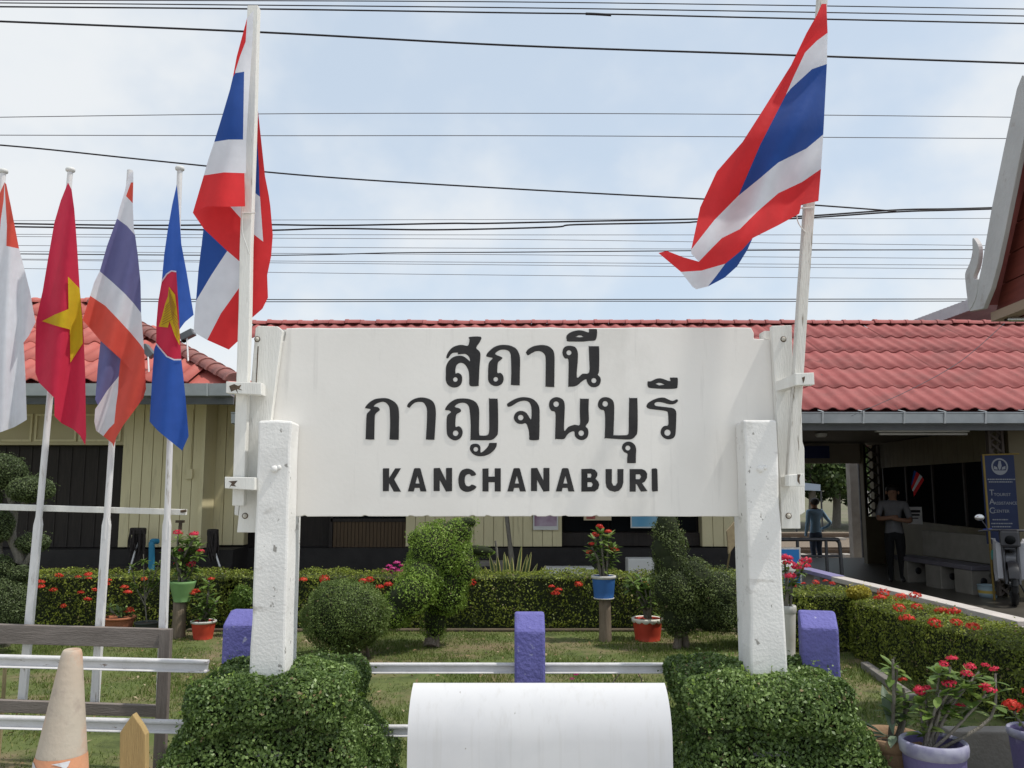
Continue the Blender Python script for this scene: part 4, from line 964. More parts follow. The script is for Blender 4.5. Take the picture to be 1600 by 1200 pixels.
# ------------------------------------------------------------------ HEDGES AND TOPIARY
def core_box(mb, c, h, rotz=0, sh=.05):
    T = Matrix.Translation(c) @ Matrix.Rotation(rotz, 4, 'Z'); mb.box(-h[0] + sh, -h[1] + sh, -h[2], h[0] - sh, h[1] - sh, h[2] - sh, T)
def pedestal(cx, y0, xs_top, xs_low, label, seed):
    t = thing('clipped_bush', label, 'bush', (cx, 4.3, 0), 'clipped bushes round the sign posts')
    mb = MB(); P_, N_ = [], []
    xa, xb = xs_top
    c1, h1 = ((xa + xb) / 2, 4.33, .575), ((xb - xa) / 2, .36, .125)
    p, n = box_pts(c1, h1, 46000, 0, 9, .045, .024, .1, True); P_.append(p); N_.append(n); core_box(mb, c1, h1, 0, .075)
    xa, xb = xs_low
    c2, h2 = ((xa + xb) / 2, 4.32, .27), ((xb - xa) / 2 - .06, .3, .27)
    p, n = box_pts(c2, h2, 48000, 0, 8, .045, .022, .1)
    fl = np.clip((.5 - p[:, 2]) / .17, 0, 1.5)[:, None]   # flares out towards the ground
    p[:, :2] += (p[:, :2] - np.array([c2[0], 4.32])) * fl * .27
    P_.append(p); N_.append(n)
    for z0, z1, k in ((0, .27, 1.32), (.27, .36, 1.16), (.36, .5, .97)): core_box(mb, (c2[0], 4.32, (z0 + z1) / 2 + .02), (h2[0] * k, h2[1] * k, (z1 - z0) / 2 + .02), 0, .075)
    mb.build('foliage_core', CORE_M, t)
    with_dead('foliage', np.vstack(P_), np.vstack(N_), .0205, .0128, LEAF_PED, t, .85)
    # loose sprigs
    m = 60; k = rng.choice(len(P_[0]), m); sp = MB(); lp, ln = [], []
    for i in k:
        b = Vector(P_[0][i]); d = (Vector(N_[0][i]) + Vector(rng.normal(0, .4, 3)) + Vector((0, 0, .4))).normalized(); l = random.uniform(.02, .065)
        sp.tube([b, b + d * l], .0012, 4)
        for q in range(4): lp.append(tuple(b + d * l * (q + 1) / 4)); ln.append(tuple(Vector(rng.normal(0, 1, 3))))
    sp.build('sprig', bark_m, t, kind='stuff')
    leaves('sprig_leaf', np.array(lp), np.array(ln), .024, .014, LEAF_TOP, t, .5, 'stuff')
pedestal(-1.13, 4.3, (-1.53, -.77), (-1.6, -.7), 'dark green clipped bush wrapped round the foot of the left sign post', 1)
pedestal(1.2, 4.3, (.81, 1.61), (.84, 1.72), 'dark green clipped bush wrapped round the foot of the right sign post', 2)

flower_me = None
def flower_mesh():
    global flower_me
    if flower_me is None:
        flower_me = {}
        for nm, m in (('red', FL_RED), ('pink', FL_PINK), ('mag', FL_MAG)):
            mb = MB(); r_ = random.Random(3)
            for i in range(64):
                d = Vector((r_.gauss(0, 1), r_.gauss(0, 1), abs(r_.gauss(0, .7)))).normalized()
                c = Vector((d.x, d.y, d.z * .6)) * r_.uniform(.75, 1.15); t = d.cross(Vector((r_.gauss(0, 1), r_.gauss(0, 1), r_.gauss(0, 1)))).normalized() * .22; u = d.cross(t).normalized() * .2
                mb.add([c - t, c - u * .8, c + t, c + u * .8], [(0, 1, 2, 3)])
            flower_me[nm] = newmesh('flower', mb, m)
    return flower_me
def put_flowers(parent, pts, r, kind='red', name='flower'):
    me = flower_mesh()[kind]
    for p in pts:
        s = r * random.uniform(.75, 1.25)
        linkmesh(name, me, parent, Matrix.Translation(p) @ Matrix.Rotation(random.uniform(-.5, .5), 4, 'X') @ Matrix.Rotation(random.uniform(0, 6.28), 4, 'Z') @ Matrix.Diagonal((s, s, s, 1)))

def hedge(label, c, h, rotz, n, leaf, fl, frad, lm=LEAF_HEDGE):
    t = thing('flowering_hedge', label, 'hedge', (c[0], c[1], 0))
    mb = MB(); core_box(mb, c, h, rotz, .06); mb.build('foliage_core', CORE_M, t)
    p, nn = box_pts(c, h, n, rotz, 6, .05, .045, .08)
    with_dead('foliage', p, nn, leaf, leaf * .55, lm, t, .5)
    put_flowers(t, fl, frad)
    return t
HY = 9.88
def hp(px, py, D): return P(px, py, D)
fl = [hp(x, y, HY - .34) for x, y in ((63,910),(92,900),(64,917),(83,922),(122,902),(139,904),(138,898),(126,926),(137,937),(99,947),(148,922),(170,907),(164,913),(195,918),(200,926),(225,905))]
hedge('long dark flowering hedge with red blossoms along the left end of the lawn', (P(190, 930, HY).x - .5, HY, .31), (1.95, .3, .31), 0, 25000, .03, fl, .043)
fl = [hp(x, y, HY - .34) for x, y in ((445,908),(474,906),(507,905),(568,909),(577,906),(593,918),(607,914),(735,910),(862,917),(873,922),(868,928),(904,913),(660,918),(330,905),(1010,912))]
hedge('long flowering hedge running behind the topiary and the name board', (-.1, HY, .31), (3.2, .3, .31), 0, 38000, .03, fl, .05)
RA, RB = Vector((3.49, 8.3, 0)), Vector((3.63, 5.75, 0))
fl = []
for x, y in ((1381,928),(1432,949),(1490,957),(1470,955),(1417,968),(1460,974),(1494,973),(1520,980),(1430,931),(1407,934),(1375,935),(1405,950)):
    fl.append(G(x, y, .56))
rc = (RA + RB) / 2
hedge('flowering hedge with flat sunlit top running along the low wall at right', (rc.x, rc.y, .275), ((RA - RB).length / 2, .27, .275), math.atan2((RB - RA).y, (RB - RA).x), 34000, .026, fl, .052)
fl = [P(x, y, 8.3) for x, y in ((1275,910),(1300,912),(1240,915),(1255,912),(1290,908))]
hedge('short piece of flowering hedge behind the right sign post', (2.9, 8.6, .29), (.55, .3, .29), 0, 17000, .026, fl, .03)
p, n = ell_pts((3.38, 8.3, .575), (.11, .09, .06), 1000, deep=.02)
o = leaves('yellow_shrub', p, n, .03, .018, LEAF_YEL); tag(o, 'small patch of yellow leaves at the corner of the right hedge', 'shrub')

def topiary(name, label, cat, prims, n, leaf, lm, base, trunks, D, deep=.04, amp=.045):
    t = thing(name, label, cat, tuple(base))
    pr = []
    for px, py, rx, ry, dd, rd, rot in prims:
        c = P(px, py, D + dd); sc_ = D / F
        pr.append((c, (rx * sc_, rd, ry * sc_), rot))
    tot = sum(r[0] * r[2] + r[0] * r[1] + r[1] * r[2] for _, r, _ in pr); PP, NN = [], []; mb = MB()
    for i, (c, r, rot) in enumerate(pr):
        k = int(n * (r[0] * r[2] + r[0] * r[1] + r[1] * r[2]) / tot)
        p, nr = ell_pts(c, r, k, fr=11, amp=amp, deep=deep, roty=rot)
        keep = np.ones(len(p), bool)
        for j, (c2, r2, rot2) in enumerate(pr):
            if j != i:
                Rm = np.array(Matrix.Rotation(-rot2, 3, 'Y')); q = (p - np.array(c2)) @ Rm.T
                keep &= ~inside_ell(q, (0, 0, 0), r2, .84)
        PP.append(p[keep]); NN.append(nr[keep])
        prof = [(max(.001, math.sin(math.pi * a / 8)), -math.cos(math.pi * a / 8)) for a in range(9)]
        mb.lathe(prof, c, 14, Matrix.Rotation(rot, 4, 'Y') @ Matrix.Diagonal((r[0] * .84, r[1] * .84, r[2] * .84, 1)))
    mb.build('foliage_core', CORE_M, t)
    with_dead('foliage', np.vstack(PP), np.vstack(NN), leaf, leaf * .6, lm, t, .8)
    for path, r0 in trunks:
        pts = [Vector(base) if i == 0 else P(x, y, D + .02) for i, (x, y) in enumerate(path)]
        if len(path[0]) == 2: pts[0] = G(*path[0]); pts[0].y = D + .02 if abs(pts[0].y - D) > .3 else pts[0].y
        MB().tube(catmull(pts, False, 3), [r0 * (1 - .35 * i / (3 * len(pts) - 3)) for i in range(3 * (len(pts) - 1) + 1)], 9).build('trunk', bark_m, t)
    return t
topiary('ball_topiary', 'round clipped ball bush standing left of the tall topiary', 'topiary', [(540, 962, 67, 55, 0, .37, 0)], 26000, .018, LEAF_BALL, G(545, 1030), [([(556, 1028), (548, 1005), (542, 985)], .03), ([(575, 1026), (572, 1008), (560, 990)], .018)], 8.05)
topiary('animal_topiary', 'bright green humped animal shaped topiary in the middle of the lawn', 'topiary',
        [(686, 864, 50, 50, 0, .3, 0), (700, 842, 37, 31, 0, .22, 0), (695, 918, 38, 46, 0, .25, R(10)), (639, 934, 48, 31, -.3, .22, R(-38)), (613, 959, 23, 25, -.36, .18, 0), (714, 830, 27, 21, 0, .16, 0), (680, 968, 20, 34, .04, .13, 0),
         (662, 903, 34, 32, -.16, .26, 0), (748, 860, 28, 9, 0, .06, R(6)), (730, 816, 16, 9, 0, .07, 0), (722, 880, 24, 44, 0, .2, 0), (646, 842, 11, 14, .05, .1, R(20))],
        46000, .021, LEAF_TOP, G(680, 1012), [([(672, 1012), (674, 990), (680, 960)], .07), ([(682, 1012), (684, 985), (688, 950)], .03)], 8.62)
topiary('bird_topiary', 'dark long-necked bird shaped topiary beside the right sign post', 'topiary',
        [(1042, 833, 22, 44, 0, .13, 0), (1043, 862, 27, 36, 0, .16, 0), (1046, 882, 27, 38, 0, .18, R(-10)), (1056, 920, 40, 44, 0, .26, 0), (1085, 905, 40, 30, .02, .24, R(30)), (1118, 925, 36, 38, .03, .26, R(40)), (1132, 955, 26, 36, .03, .24, 0), (1108, 960, 30, 30, .05, .2, 0), (1068, 965, 32, 26, .05, .2, 0), (1052, 962, 18, 30, 0, .14, 0)],
        40000, .021, LEAF_DRY, G(1060, 1010), [([(1058, 1014), (1060, 990), (1062, 960)], .045), ([(1072, 1012), (1070, 985), (1075, 960)], .04)], 8.5, .045, .06)

# cloud-pruned tree at the left edge
bons = thing('cloud_pruned_tree', 'cloud pruned tree with rounded foliage pads and twisted grey trunk behind the small flags', 'tree', tuple(G(5, 1000)))
D = 8.4
MB().tube(catmull([G(2, 1010) * 1 , P(6, 940, D), P(14, 905, D), P(30, 872, D), P(18, 838, D), P(22, 800, D), P(12, 770, D)], False, 5), [.08 - .0018 * i for i in range(31)], 10).build('trunk', greybark, bons)
MB().tube(catmull([P(14, 905, D), P(-4, 860, D), P(4, 820, D), P(-6, 790, D)], False, 4), [.05 - .002 * i for i in range(13)], 8).build('branch', greybark, bons)
MB().tube(catmull([P(28, 872, D), P(36, 885, D), P(48, 865, D)], False, 4), [.03 - .001 * i for i in range(9)], 8).build('branch', greybark, bons)
MB().tube(catmull([P(20, 800, D), P(34, 790, D), P(46, 780, D)], False, 4), [.028 - .001 * i for i in range(9)], 8).build('branch', greybark, bons)
for px, py, rx, ry, dd in ((2, 737, 37, 28, 0), (48, 765, 35, 21, -.1), (-4, 822, 25, 24, -.1), (52, 848, 26, 16, .05), (2, 888, 20, 20, -.1), (30, 897, 18, 14, -.12), (10, 950, 36, 48, -.15), (-30, 780, 30, 22, 0), (-25, 905, 30, 30, 0)):
    c = P(px, py, D + dd); s = D / F
    p, n = ell_pts(c, (rx * s, rx * s * .9, ry * s), int(22 * rx * ry * .28), fr=13, amp=.015, deep=.018)
    k = MB().ell(c, (rx * s * .88, rx * s * .8, ry * s * .86), 12, 8).build('foliage_core', CORE_M, bons)
    leaves('foliage_pad', p, n, .02, .012, LEAF_BONSAI, bons, .8)

# ------------------------------------------------------------------ POTTED PLANTS
leaf_me = {}
def leaf_mesh(mat, key, w=.32):
    if key not in leaf_me:
        mb = MB(); L_ = [(0, 0), (.25, .75), (.55, 1), (.8, .7), (1, 0)]
        vs = []
        for x, k in L_: vs += [(x, -w / 2 * k, .05 * k - .12 * x * x), (x, 0, -.12 * x * x), (x, w / 2 * k, .05 * k - .12 * x * x)]
        mb.add(vs, [(i * 3 + q, i * 3 + 3 + q, i * 3 + 4 + q, i * 3 + 1 + q) for i in range(4) for q in range(2)], True)
        leaf_me[key] = newmesh('leaf', mb, mat)
    return leaf_me[key]
def pot(t, c, rt, rb, h, mat, rim=None, scallop=False):
    prof = [(.001, 0), (rb, 0), (rb * .98, .004)] + [(rb + (rt - rb) * f, h * f) for f in (.3, .6, .88)] + [(rt, h)]
    prof += [(rt * .9, h), (rt * .88, h * .86)]
    MB().lathe(prof, c, 24).build('pot', mat, t)
    if rim:
        rp = [(rt * .97, h * .88), (rt * 1.05, h * .91), (rt * 1.07, h * .97), (rt * 1.05, h * 1.015), (rt * .98, h * 1.03), (rt * .9, h * 1.0)]
        if scallop:
            mb = MB(); seg = 36; vs = []
            for q, (r, z) in enumerate(rp):
                for k in range(seg):
                    a = 2 * math.pi * k / seg; dz = -.018 * (abs(math.sin(a * 6)) if q in (0, 1) else 0); vs.append(Vector(c) + Vector((r * math.cos(a), r * math.sin(a), z + dz)))
            mb.add(vs, [(i * seg + k, i * seg + (k + 1) % seg, i * seg + seg + (k + 1) % seg, i * seg + seg + k) for i in range(len(rp) - 1) for k in range(seg)], True).build('rim', rim, t)
        else: MB().lathe(rp, c, 24).build('rim', rim, t)
    MB().lathe([(.001, h * .9), (rt * .5, h * .91), (rt * .88, h * .88)], c, 16).build('soil', soil_m, t)
def euphorbia(t, c, stems, leafL, lm, nrose, fl_kind, frad, big, seed, fprob=.8, w=.32, key='eu', sr=.011):
    r_ = random.Random(seed); mb = MB(); L_, fl = [], []
    for path in stems:
        pts = catmull([Vector(p) for p in path], False, 4); n = len(pts)
        mb.tube(pts, [sr * (1.25 - .5 * i / n) for i in range(n)], 7)
        if big:
            for i in range(int(n * 5)):
                k = r_.randrange(n); d = Vector((r_.gauss(0, 1), r_.gauss(0, 1), .2)).normalized(); b = pts[k] + Vector((0, 0, r_.uniform(-.02, .02)))
                mb.tube([b + d * sr * .8, b + d * sr * 2.0], [.0014, .0004], 3, False)
        tip = pts[-1]
        for i in range(nrose):
            f = r_.random() ** 2; kp = pts[max(0, int((n - 1) * (1 - f * .65)))]
            az = r_.uniform(0, 6.283); el = r_.uniform(-.35, .75) * (1 if f > .1 else 1.2)
            L_.append((kp, az, el, leafL * r_.uniform(.6, 1.15)))
        if r_.random() < fprob: fl += [tip + Vector((r_.uniform(-.02, .02), r_.uniform(-.03, .01), r_.uniform(.015, .04))) for _ in range(r_.choice((1, 2)))]
    mb.build('stem', greybark, t)
    me = leaf_mesh(lm, key, w)
    if big:
        for p, az, el, s in L_: linkmesh('leaf', me, t, Matrix.Translation(p) @ Matrix.Rotation(az, 4, 'Z') @ Matrix.Rotation(-el, 4, 'Y') @ Matrix.Diagonal((s, s, s, 1)))
    else:
        mb = MB(); mv = [v.co.copy() for v in me.vertices]; mf = [tuple(p.vertices) for p in me.polygons]
        for p, az, el, s in L_:
            T = Matrix.Translation(p) @ Matrix.Rotation(az, 4, 'Z') @ Matrix.Rotation(-el, 4, 'Y') @ Matrix.Diagonal((s, s, s, 1))
            mb.add([T @ v for v in mv], mf, True)
        mb.build('foliage', lm, t)
    put_flowers(t, fl, frad, fl_kind)
def stems_px(base, tips, D, seed=1, dep=.1):
    r_ = random.Random(seed); out = []
    for x, y in tips:
        tp = P(x, y, D + r_.uniform(-dep, dep)); b = Vector(base) + Vector((r_.uniform(-.04, .04), r_.uniform(-.04, .04), 0)); mid = b.lerp(tp, .5) + Vector(((b.x - tp.x) * r_.uniform(-.3, .35), r_.uniform(-.03, .03), r_.uniform(-.03, .03)))
        out.append([b, mid, tp])
    return out
pot_red = M('red_pot', (.52, .06, .03), (.44, .05, .03), .5, 6); pot_blue = M('blue_pot', (.03, .11, .32), (.04, .13, .36), .5, 6)
pot_green = M('green_pot', (.16, .3, .11), (.2, .36, .14), .6, 6); pot_terra = M('terracotta_pot', (.38, .14, .07), (.3, .11, .06), .8, 6, .3)
pot_black = M('black_pot', (.04, .045, .04), (.06, .065, .06), .7, 8); pot_violet = M('violet_pot', (.1, .08, .2), (.13, .11, .24), .6, 6, .2, stain=[((.3, .28, .4), 5, .6, .75, (1, 1, 1))])
pot_rim = M('pale_rim', (.6, .6, .57), (.45, .43, .4), .6, 12); pot_clay = M('brown_clay_pot', (.3, .19, .11), (.22, .14, .085), .8, 6, .3)
rim_violet = M('worn_violet_rim', (.36, .36, .44), (.2, .19, .3), .6, 16); pot_whitem = M('white_pot', (.6, .58, .54), (.5, .47, .42), .7, 7)
def pd(px, D): return px / F * D
def on_pole(x0, x1, y0, y1, D, mat, label):
    a, b = P(x0, (y0 + y1) / 2, D), P(x1, (y0 + y1) / 2, D); z = P(0, y0, D).z
    t = thing('wooden_stump', label, 'stump', ((a.x + b.x) / 2, D, 0)); r = (b.x - a.x) / 2
    MB().lathe([(r * 1.08, 0), (r * 1.02, z * .3), (r * .98, z * .7), (r, z), (.001, z)], ((a.x + b.x) / 2, D, 0), 14).build('trunk', mat, t); return z, (a.x + b.x) / 2
# green pot on a stump (left)
D = 9.1; z, cx = on_pole(270, 290, 940, 990, D, stump_m, 'short round stump holding the green flower pot')
t = thing('potted_plant', 'flowering plant in a square-sided green pot standing on a stump', 'potted plant', (cx, D, z)); c = (cx + .02, D, z + .001)
h = P(0, 908, D).z - z
pot(t, c, pd(20, D), pd(12, D), h, pot_green)
euphorbia(t, c, stems_px((c[0], D, z + h), [(278, 838), (292, 845), (305, 840), (286, 865), (300, 860), (312, 865), (276, 885), (302, 885), (268, 860), (310, 850)], D, 4), .125, LEAF_POT, 30, 'pink', .042, False, 5, .6)
# red pot with white rim (left)
c = G(317, 998); t = thing('potted_plant', 'flowering plant in a red pot with worn pale rim on the grass at left', 'potted plant', tuple(c)); h = P(0, 970, c.y).z
pot(t, c, pd(18, c.y), pd(14, c.y), h, pot_red, pot_rim)
euphorbia(t, c, stems_px((c.x, c.y, h), [(305, 930), (325, 928), (340, 938), (318, 945), (330, 950), (308, 950), (326, 908)], c.y, 5), .12, LEAF_POT, 24, 'red', .035, False, 6, .4)
# terracotta bowl, black pot with sapling
c = G(184, 994); t = thing('potted_plant', 'wide terracotta bowl with low green plant beside the hedge', 'potted plant', tuple(c)); h = P(0, 964, c.y).z
pot(t, c, pd(23, c.y), pd(17, c.y), h, pot_terra, pot_terra)
euphorbia(t, c, stems_px((c.x, c.y, h), [(170, 948), (185, 955), (198, 952), (205, 958)], c.y, 6), .09, LEAF_PED, 24, 'red', .05, False, 8, .3)
c = G(228, 995); t = thing('potted_plant', 'slim green sapling in a black pot among the left flower pots', 'potted plant', tuple(c)); h = P(0, 972, c.y).z
pot(t, c, pd(17, c.y), pd(14, c.y), h, pot_black, pot_black)
euphorbia(t, c, [[(c.x, c.y, h), P(226, 930, c.y), P(224, 866, c.y)], [P(226, 940, c.y), P(238, 910, c.y), P(250, 875, c.y)], [P(226, 945, c.y), P(212, 915, c.y), P(204, 880, c.y)], [P(226, 930, c.y), P(240, 920, c.y), P(252, 905, c.y)], [P(226, 935, c.y), P(216, 925, c.y), P(200, 912, c.y)], [P(226, 940, c.y), P(230, 915, c.y), P(236, 890, c.y)]], .075, LEAF_SAP, 60, 'red', .03, False, 9, 0, .22, 'sap', .006)
# lime shrub by left blue post
c = P(376, 935, 9.2); p, n = ell_pts(c, (.13, .1, .14), 2600, deep=.04, amp=.04)
o = leaves('lime_shrub', p, n, .035, .018, LEAF_SAP); tag(o, 'small lime green shrub behind the left violet blue post', 'shrub')
# blue pot on post
D = 8.9; z, cx = on_pole(936, 955, 935, 1000, D, stump_m, 'tall grey wooden stump holding the blue flower pot')
t = thing('potted_plant', 'flowering plant in a blue pot raised on a tall wooden stump', 'potted plant', (cx, D, z)); c = (cx - .01, D, z + .001); h = P(0, 900, D).z - z
pot(t, c, pd(18, D), pd(15, D), h, pot_blue, pot_rim)
MB().lathe([(.001, -.004), (pd(15.5, D), -.004), (pd(16, D), .008), (.001, .008)], c, 18).build('saucer', pot_rim, t)
euphorbia(t, c, stems_px((c[0], D, z + h), [(930, 840), (938, 828), (950, 836), (958, 852), (925, 855), (942, 850), (960, 862), (922, 868), (950, 862)], D, 7), .12, LEAF_POT, 26, 'red', .032, False, 11, .6)
# red scalloped pot (right)
c = G(1012, 1000); t = thing('potted_plant', 'leafy plant in a red pot with white scalloped rim beside the bird topiary', 'potted plant', tuple(c)); h = P(0, 966, c.y).z
pot(t, c, pd(22.5, c.y), pd(19, c.y), h, pot_red, M('white_scallop', (.72, .7, .62), None, .6), True)
euphorbia(t, c, stems_px((c.x, c.y, h), [(985, 905), (1000, 900), (1015, 908), (992, 915), (1008, 920), (1020, 925), (978, 918), (1002, 905)], c.y, 8), .13, LEAF_POT, 26, 'red', .03, False, 12, 0)
# white pot behind the right post
c = P(1231, 985, 7.9); c.z = 0; t = thing('potted_plant', 'crimson flowering plant in a white pot behind the right sign post', 'potted plant', tuple(c)); h = P(0, 948, c.y).z
pot(t, c, pd(13, c.y), pd(9, c.y), h, pot_whitem, pot_rim)
euphorbia(t, c, stems_px((c.x, c.y, h), [(1232, 885), (1255, 888), (1226, 876), (1244, 892), (1238, 905), (1256, 882)], c.y, 9), .1, LEAF_POT, 16, 'pink', .05, False, 13, 1)
# violet pot bottom right
D = 3.95; c = P(1464, 1260, D); c.z = 0; cz = .0
t = thing('potted_plant', 'crown of thorns with crimson flowers in a violet pot at the lower right', 'potted plant', tuple(c)); h = P(0, 1160, D).z
pot(t, c, pd(45, D), pd(36, D), h, pot_violet, rim_violet)
euphorbia(t, c, stems_px((c.x, D, h - .03), [(1469, 1045), (1485, 1042), (1508, 1052), (1530, 1050), (1555, 1053), (1446, 1082), (1470, 1078), (1488, 1076), (1437, 1092), (1500, 1110), (1540, 1085), (1516, 1068)], D, 10, .09), .088, LEAF_POT, 15, 'pink', .024, True, 14, .95, .42, 'eub', .0065)
# brown clay pot
D = 4.2; c = P(1400, 1290, D); c.z = 0
t = thing('potted_plant', 'tall spiny plant in a broad brown clay pot left of the violet pot', 'potted plant', tuple(c)); h = P(0, 1150, D).z
pot(t, c, pd(47, D), pd(36, D), h, pot_clay, pot_clay)
euphorbia(t, c, stems_px((c.x, D, h - .03), [(1402, 1040), (1395, 1030), (1425, 1100), (1412, 1075)], D, 11, .06), .09, LEAF_POT, 18, 'red', .022, True, 15, .6, .38, 'euc', .008)
me = leaf_mesh(leafmat('agave_leaf', (.1, .15, .1), (.15, .2, .13), (.22, .28, .18), .15), 'agave', .2)
for x, y, az, el, s in ((1385, 1150, 2.9, .5, .24), (1390, 1150, 3.3, .2, .22), (1398, 1150, 4.2, .1, .2), (1405, 1150, 5.2, -.3, .2), (1396, 1150, 1.4, 1.0, .26), (1388, 1150, 3.0, -.2, .2)):
    linkmesh('leaf', me, t, Matrix.Translation(P(x, y, D - .05)) @ Matrix.Rotation(az, 4, 'Z') @ Matrix.Rotation(-el, 4, 'Y') @ Matrix.Diagonal((s, s, s, 1)))
# violet pot at the right edge
D = 4.6; c = P(1622, 1240, D); c.z = 0
t = thing('potted_plant', 'violet pot with a red blossom at the right edge of the picture', 'potted plant', tuple(c)); h = P(0, 1140, D).z
pot(t, c, pd(34, D), pd(27, D), h, pot_violet, rim_violet)
euphorbia(t, c, stems_px((c.x, D, h - .03), [(1584, 1112), (1610, 1090), (1630, 1100)], D, 12, .05), .06, LEAF_POT, 10, 'red', .04, True, 16, 1, .4, 'eub', .008)
# snake plant
c = P(790, 900, 10.4); t = thing('snake_plant', 'yellow edged snake plant rising behind the hedge', 'plant', (c.x, c.y, 0))
sn = leafmat('snake_leaf_edge', (.4, .36, .1), (.5, .46, .16), (.55, .5, .2), .2); sn2 = leafmat('snake_leaf_centre', (.06, .1, .04), (.09, .13, .05), (.12, .17, .07), .2)
for x0, x1, yt in ((776, 765, 866), (782, 777, 868), (790, 788, 862), (797, 792, 868), (800, 800, 870), (806, 815, 852), (812, 824, 866), (818, 830, 862), (835, 853, 883), (770, 757, 884), (786, 772, 878), (822, 840, 880)):
    b = P(x0, 925, c.y); b.z = 0.35; tp = P(x1, yt, c.y + random.uniform(-.08, .08)); mb = MB()
    vs = []
    for f, w in ((0, .022), (.35, .03), (.7, .024), (.9, .012), (1, .001)):
        p = b.lerp(tp, f); vs += [p + Vector((-w, .0, 0)), p + Vector((-w * .55, -.006, 0)), p + Vector((w * .55, -.006, 0)), p + Vector((w, 0, 0))]
    for i in range(4):
        for q in range(3): mb.mi = 1 if q == 1 else 0; mb.add([vs[i * 4 + q], vs[i * 4 + q + 1], vs[i * 4 + 5 + q], vs[i * 4 + 4 + q]], [(0, 1, 2, 3)])
    mb.build('leaf', [sn, sn2], t)
o = MB().tube(catmull([P(775, 915, 10.4), P(777, 870, 10.4), P(774, 845, 10.4)], False, 3), .014, 7).build('bare_stem', greybark); tag(o, 'bare grey stem standing left of the snake plant', 'stem')
o = MB().tube([(P(800, 900, 12.0).x, 12.0, 0), P(799, 870, 12.0), P(791, 800, 12.2)], [.04, .04, .035], 8).build('leaning_post', greybark); tag(o, 'weathered leaning post in front of the cream wall', 'post')
# bougainvillea
c = P(614, 892, 10.4); t = thing('bougainvillea', 'pink bougainvillea spray behind the hedge in front of the brown door', 'plant', (c.x, c.y, 0))
MB().tube([(c.x + .05, c.y, 0), P(622, 905, 10.4), P(612, 890, 10.4)], .01, 6).build('stem', bark_m, t)
put_flowers(t, [P(x, y, 10.4) for x, y in ((602, 892), (608, 885), (614, 890), (620, 880), (625, 892), (612, 897), (620, 900), (627, 884), (606, 899))], .045, 'mag')
t = thing('magenta_flower', 'small plant with two magenta flowers growing on the lawn behind the bench', 'plant', tuple(G(900, 1090)))
put_flowers(t, [P(900, 1054, 6.0), P(894, 1061, 6.0)], .02, 'mag')
MB().tube(catmull([G(905, 1090), P(903, 1070, 6.0), P(900, 1056, 6.0)], False, 3), .003, 5).tube(catmull([G(905, 1090), P(897, 1068, 6.0), P(894, 1062, 6.0)], False, 3), .003, 5).build('stem', LEAF_SAP, t)
# twigs right of the bench
t = thing('dry_twig', 'bare dry twigs sticking up between the bench and the right clipped bush', 'twig', tuple(G(1000, 1120)))
mb = MB()
for a, b in (((955, 1070), (968, 1052)), ((945, 1080), (955, 1070)), ((1005, 1085), (1002, 1060)), ((1002, 1060), (996, 1050)), ((1040, 1100), (1046, 1060)), ((1035, 1080), (1050, 1068))):
    mb.tube([P(*a, 5.4), P(*b, 5.4)], .004, 5)
mb.build('stem', bark_m, t)

# ------------------------------------------------------------------ KERBS, LOW WALL
k = MB(); a, b = G(1345, 1045), G(1420, 1100)
o = MB().prism([a, b, b + Vector((0, 0, .06)), a + Vector((0, 0, .06))], [p + Vector((.08, .02, 0)) for p in (a, b, b + Vector((0, 0, .06)), a + Vector((0, 0, .06)))]).build('garden_kerb', concrete_m, None, .008); tag(o, 'thin concrete kerb along the foot of the right hedge', 'kerb')
p0 = P(1488, 1170, 4.95)
o = MB().box(p0.x, 4.95, 0, p0.x + 1.6, 5.07, P(0, 1143, 4.95).z).build('garden_kerb', concrete_m, None, .01); tag(o, 'low concrete kerb across the near end of the right hedge behind the pots', 'kerb')
o = MB().box(-3.6, 9.46, 0, 2.9, 9.53, .03).build('garden_kerb', M('earthy_kerb', (.13, .1, .07), (.09, .07, .05), .95, 5, .4, 30), None, .008); tag(o, 'low earth-stained kerb at the foot of the long hedge', 'kerb')
wall = thing('low_wall', 'low wall with jointed cap running along the edge of the waiting hall', 'wall', (4, 9, 0))
WA, WB = Vector((3.95, 11.2, 0)), Vector((4.2, 6.2, 0))
dv = WB - WA; az = math.atan2(dv.y, dv.x); T = Matrix.Translation(WA) @ Matrix.Rotation(az, 4, 'Z'); Lw = dv.length
MB().box(.8, -.05, 0, Lw, .05, .44, T).build('wall_body', concrete_m, wall)
seg = 6
for i in range(seg):
    x0, x1 = .8 + (Lw - .8) * i / seg, .8 + (Lw - .8) * (i + 1) / seg
    MB().box(x0 + .006, -.085, .442, x1 - .006, .085, .5, T @ Matrix.Rotation(random.uniform(-.006, .006), 4, 'Y')).build('cap', cap_m, wall, .006)
MB().box(-.25, -.09, .46, .79, .09, .51, T).build('cap', purple_cap, wall, .006)
for x in (-.12, .4): MB().box(x, -.06, 0, x + .07, .06, .459, T @ Matrix.Identity(4)).build('leg', concrete_m, wall)

# ------------------------------------------------------------------ HALL CONTENTS
def Xp(px, y): return (px - 800) / F * y
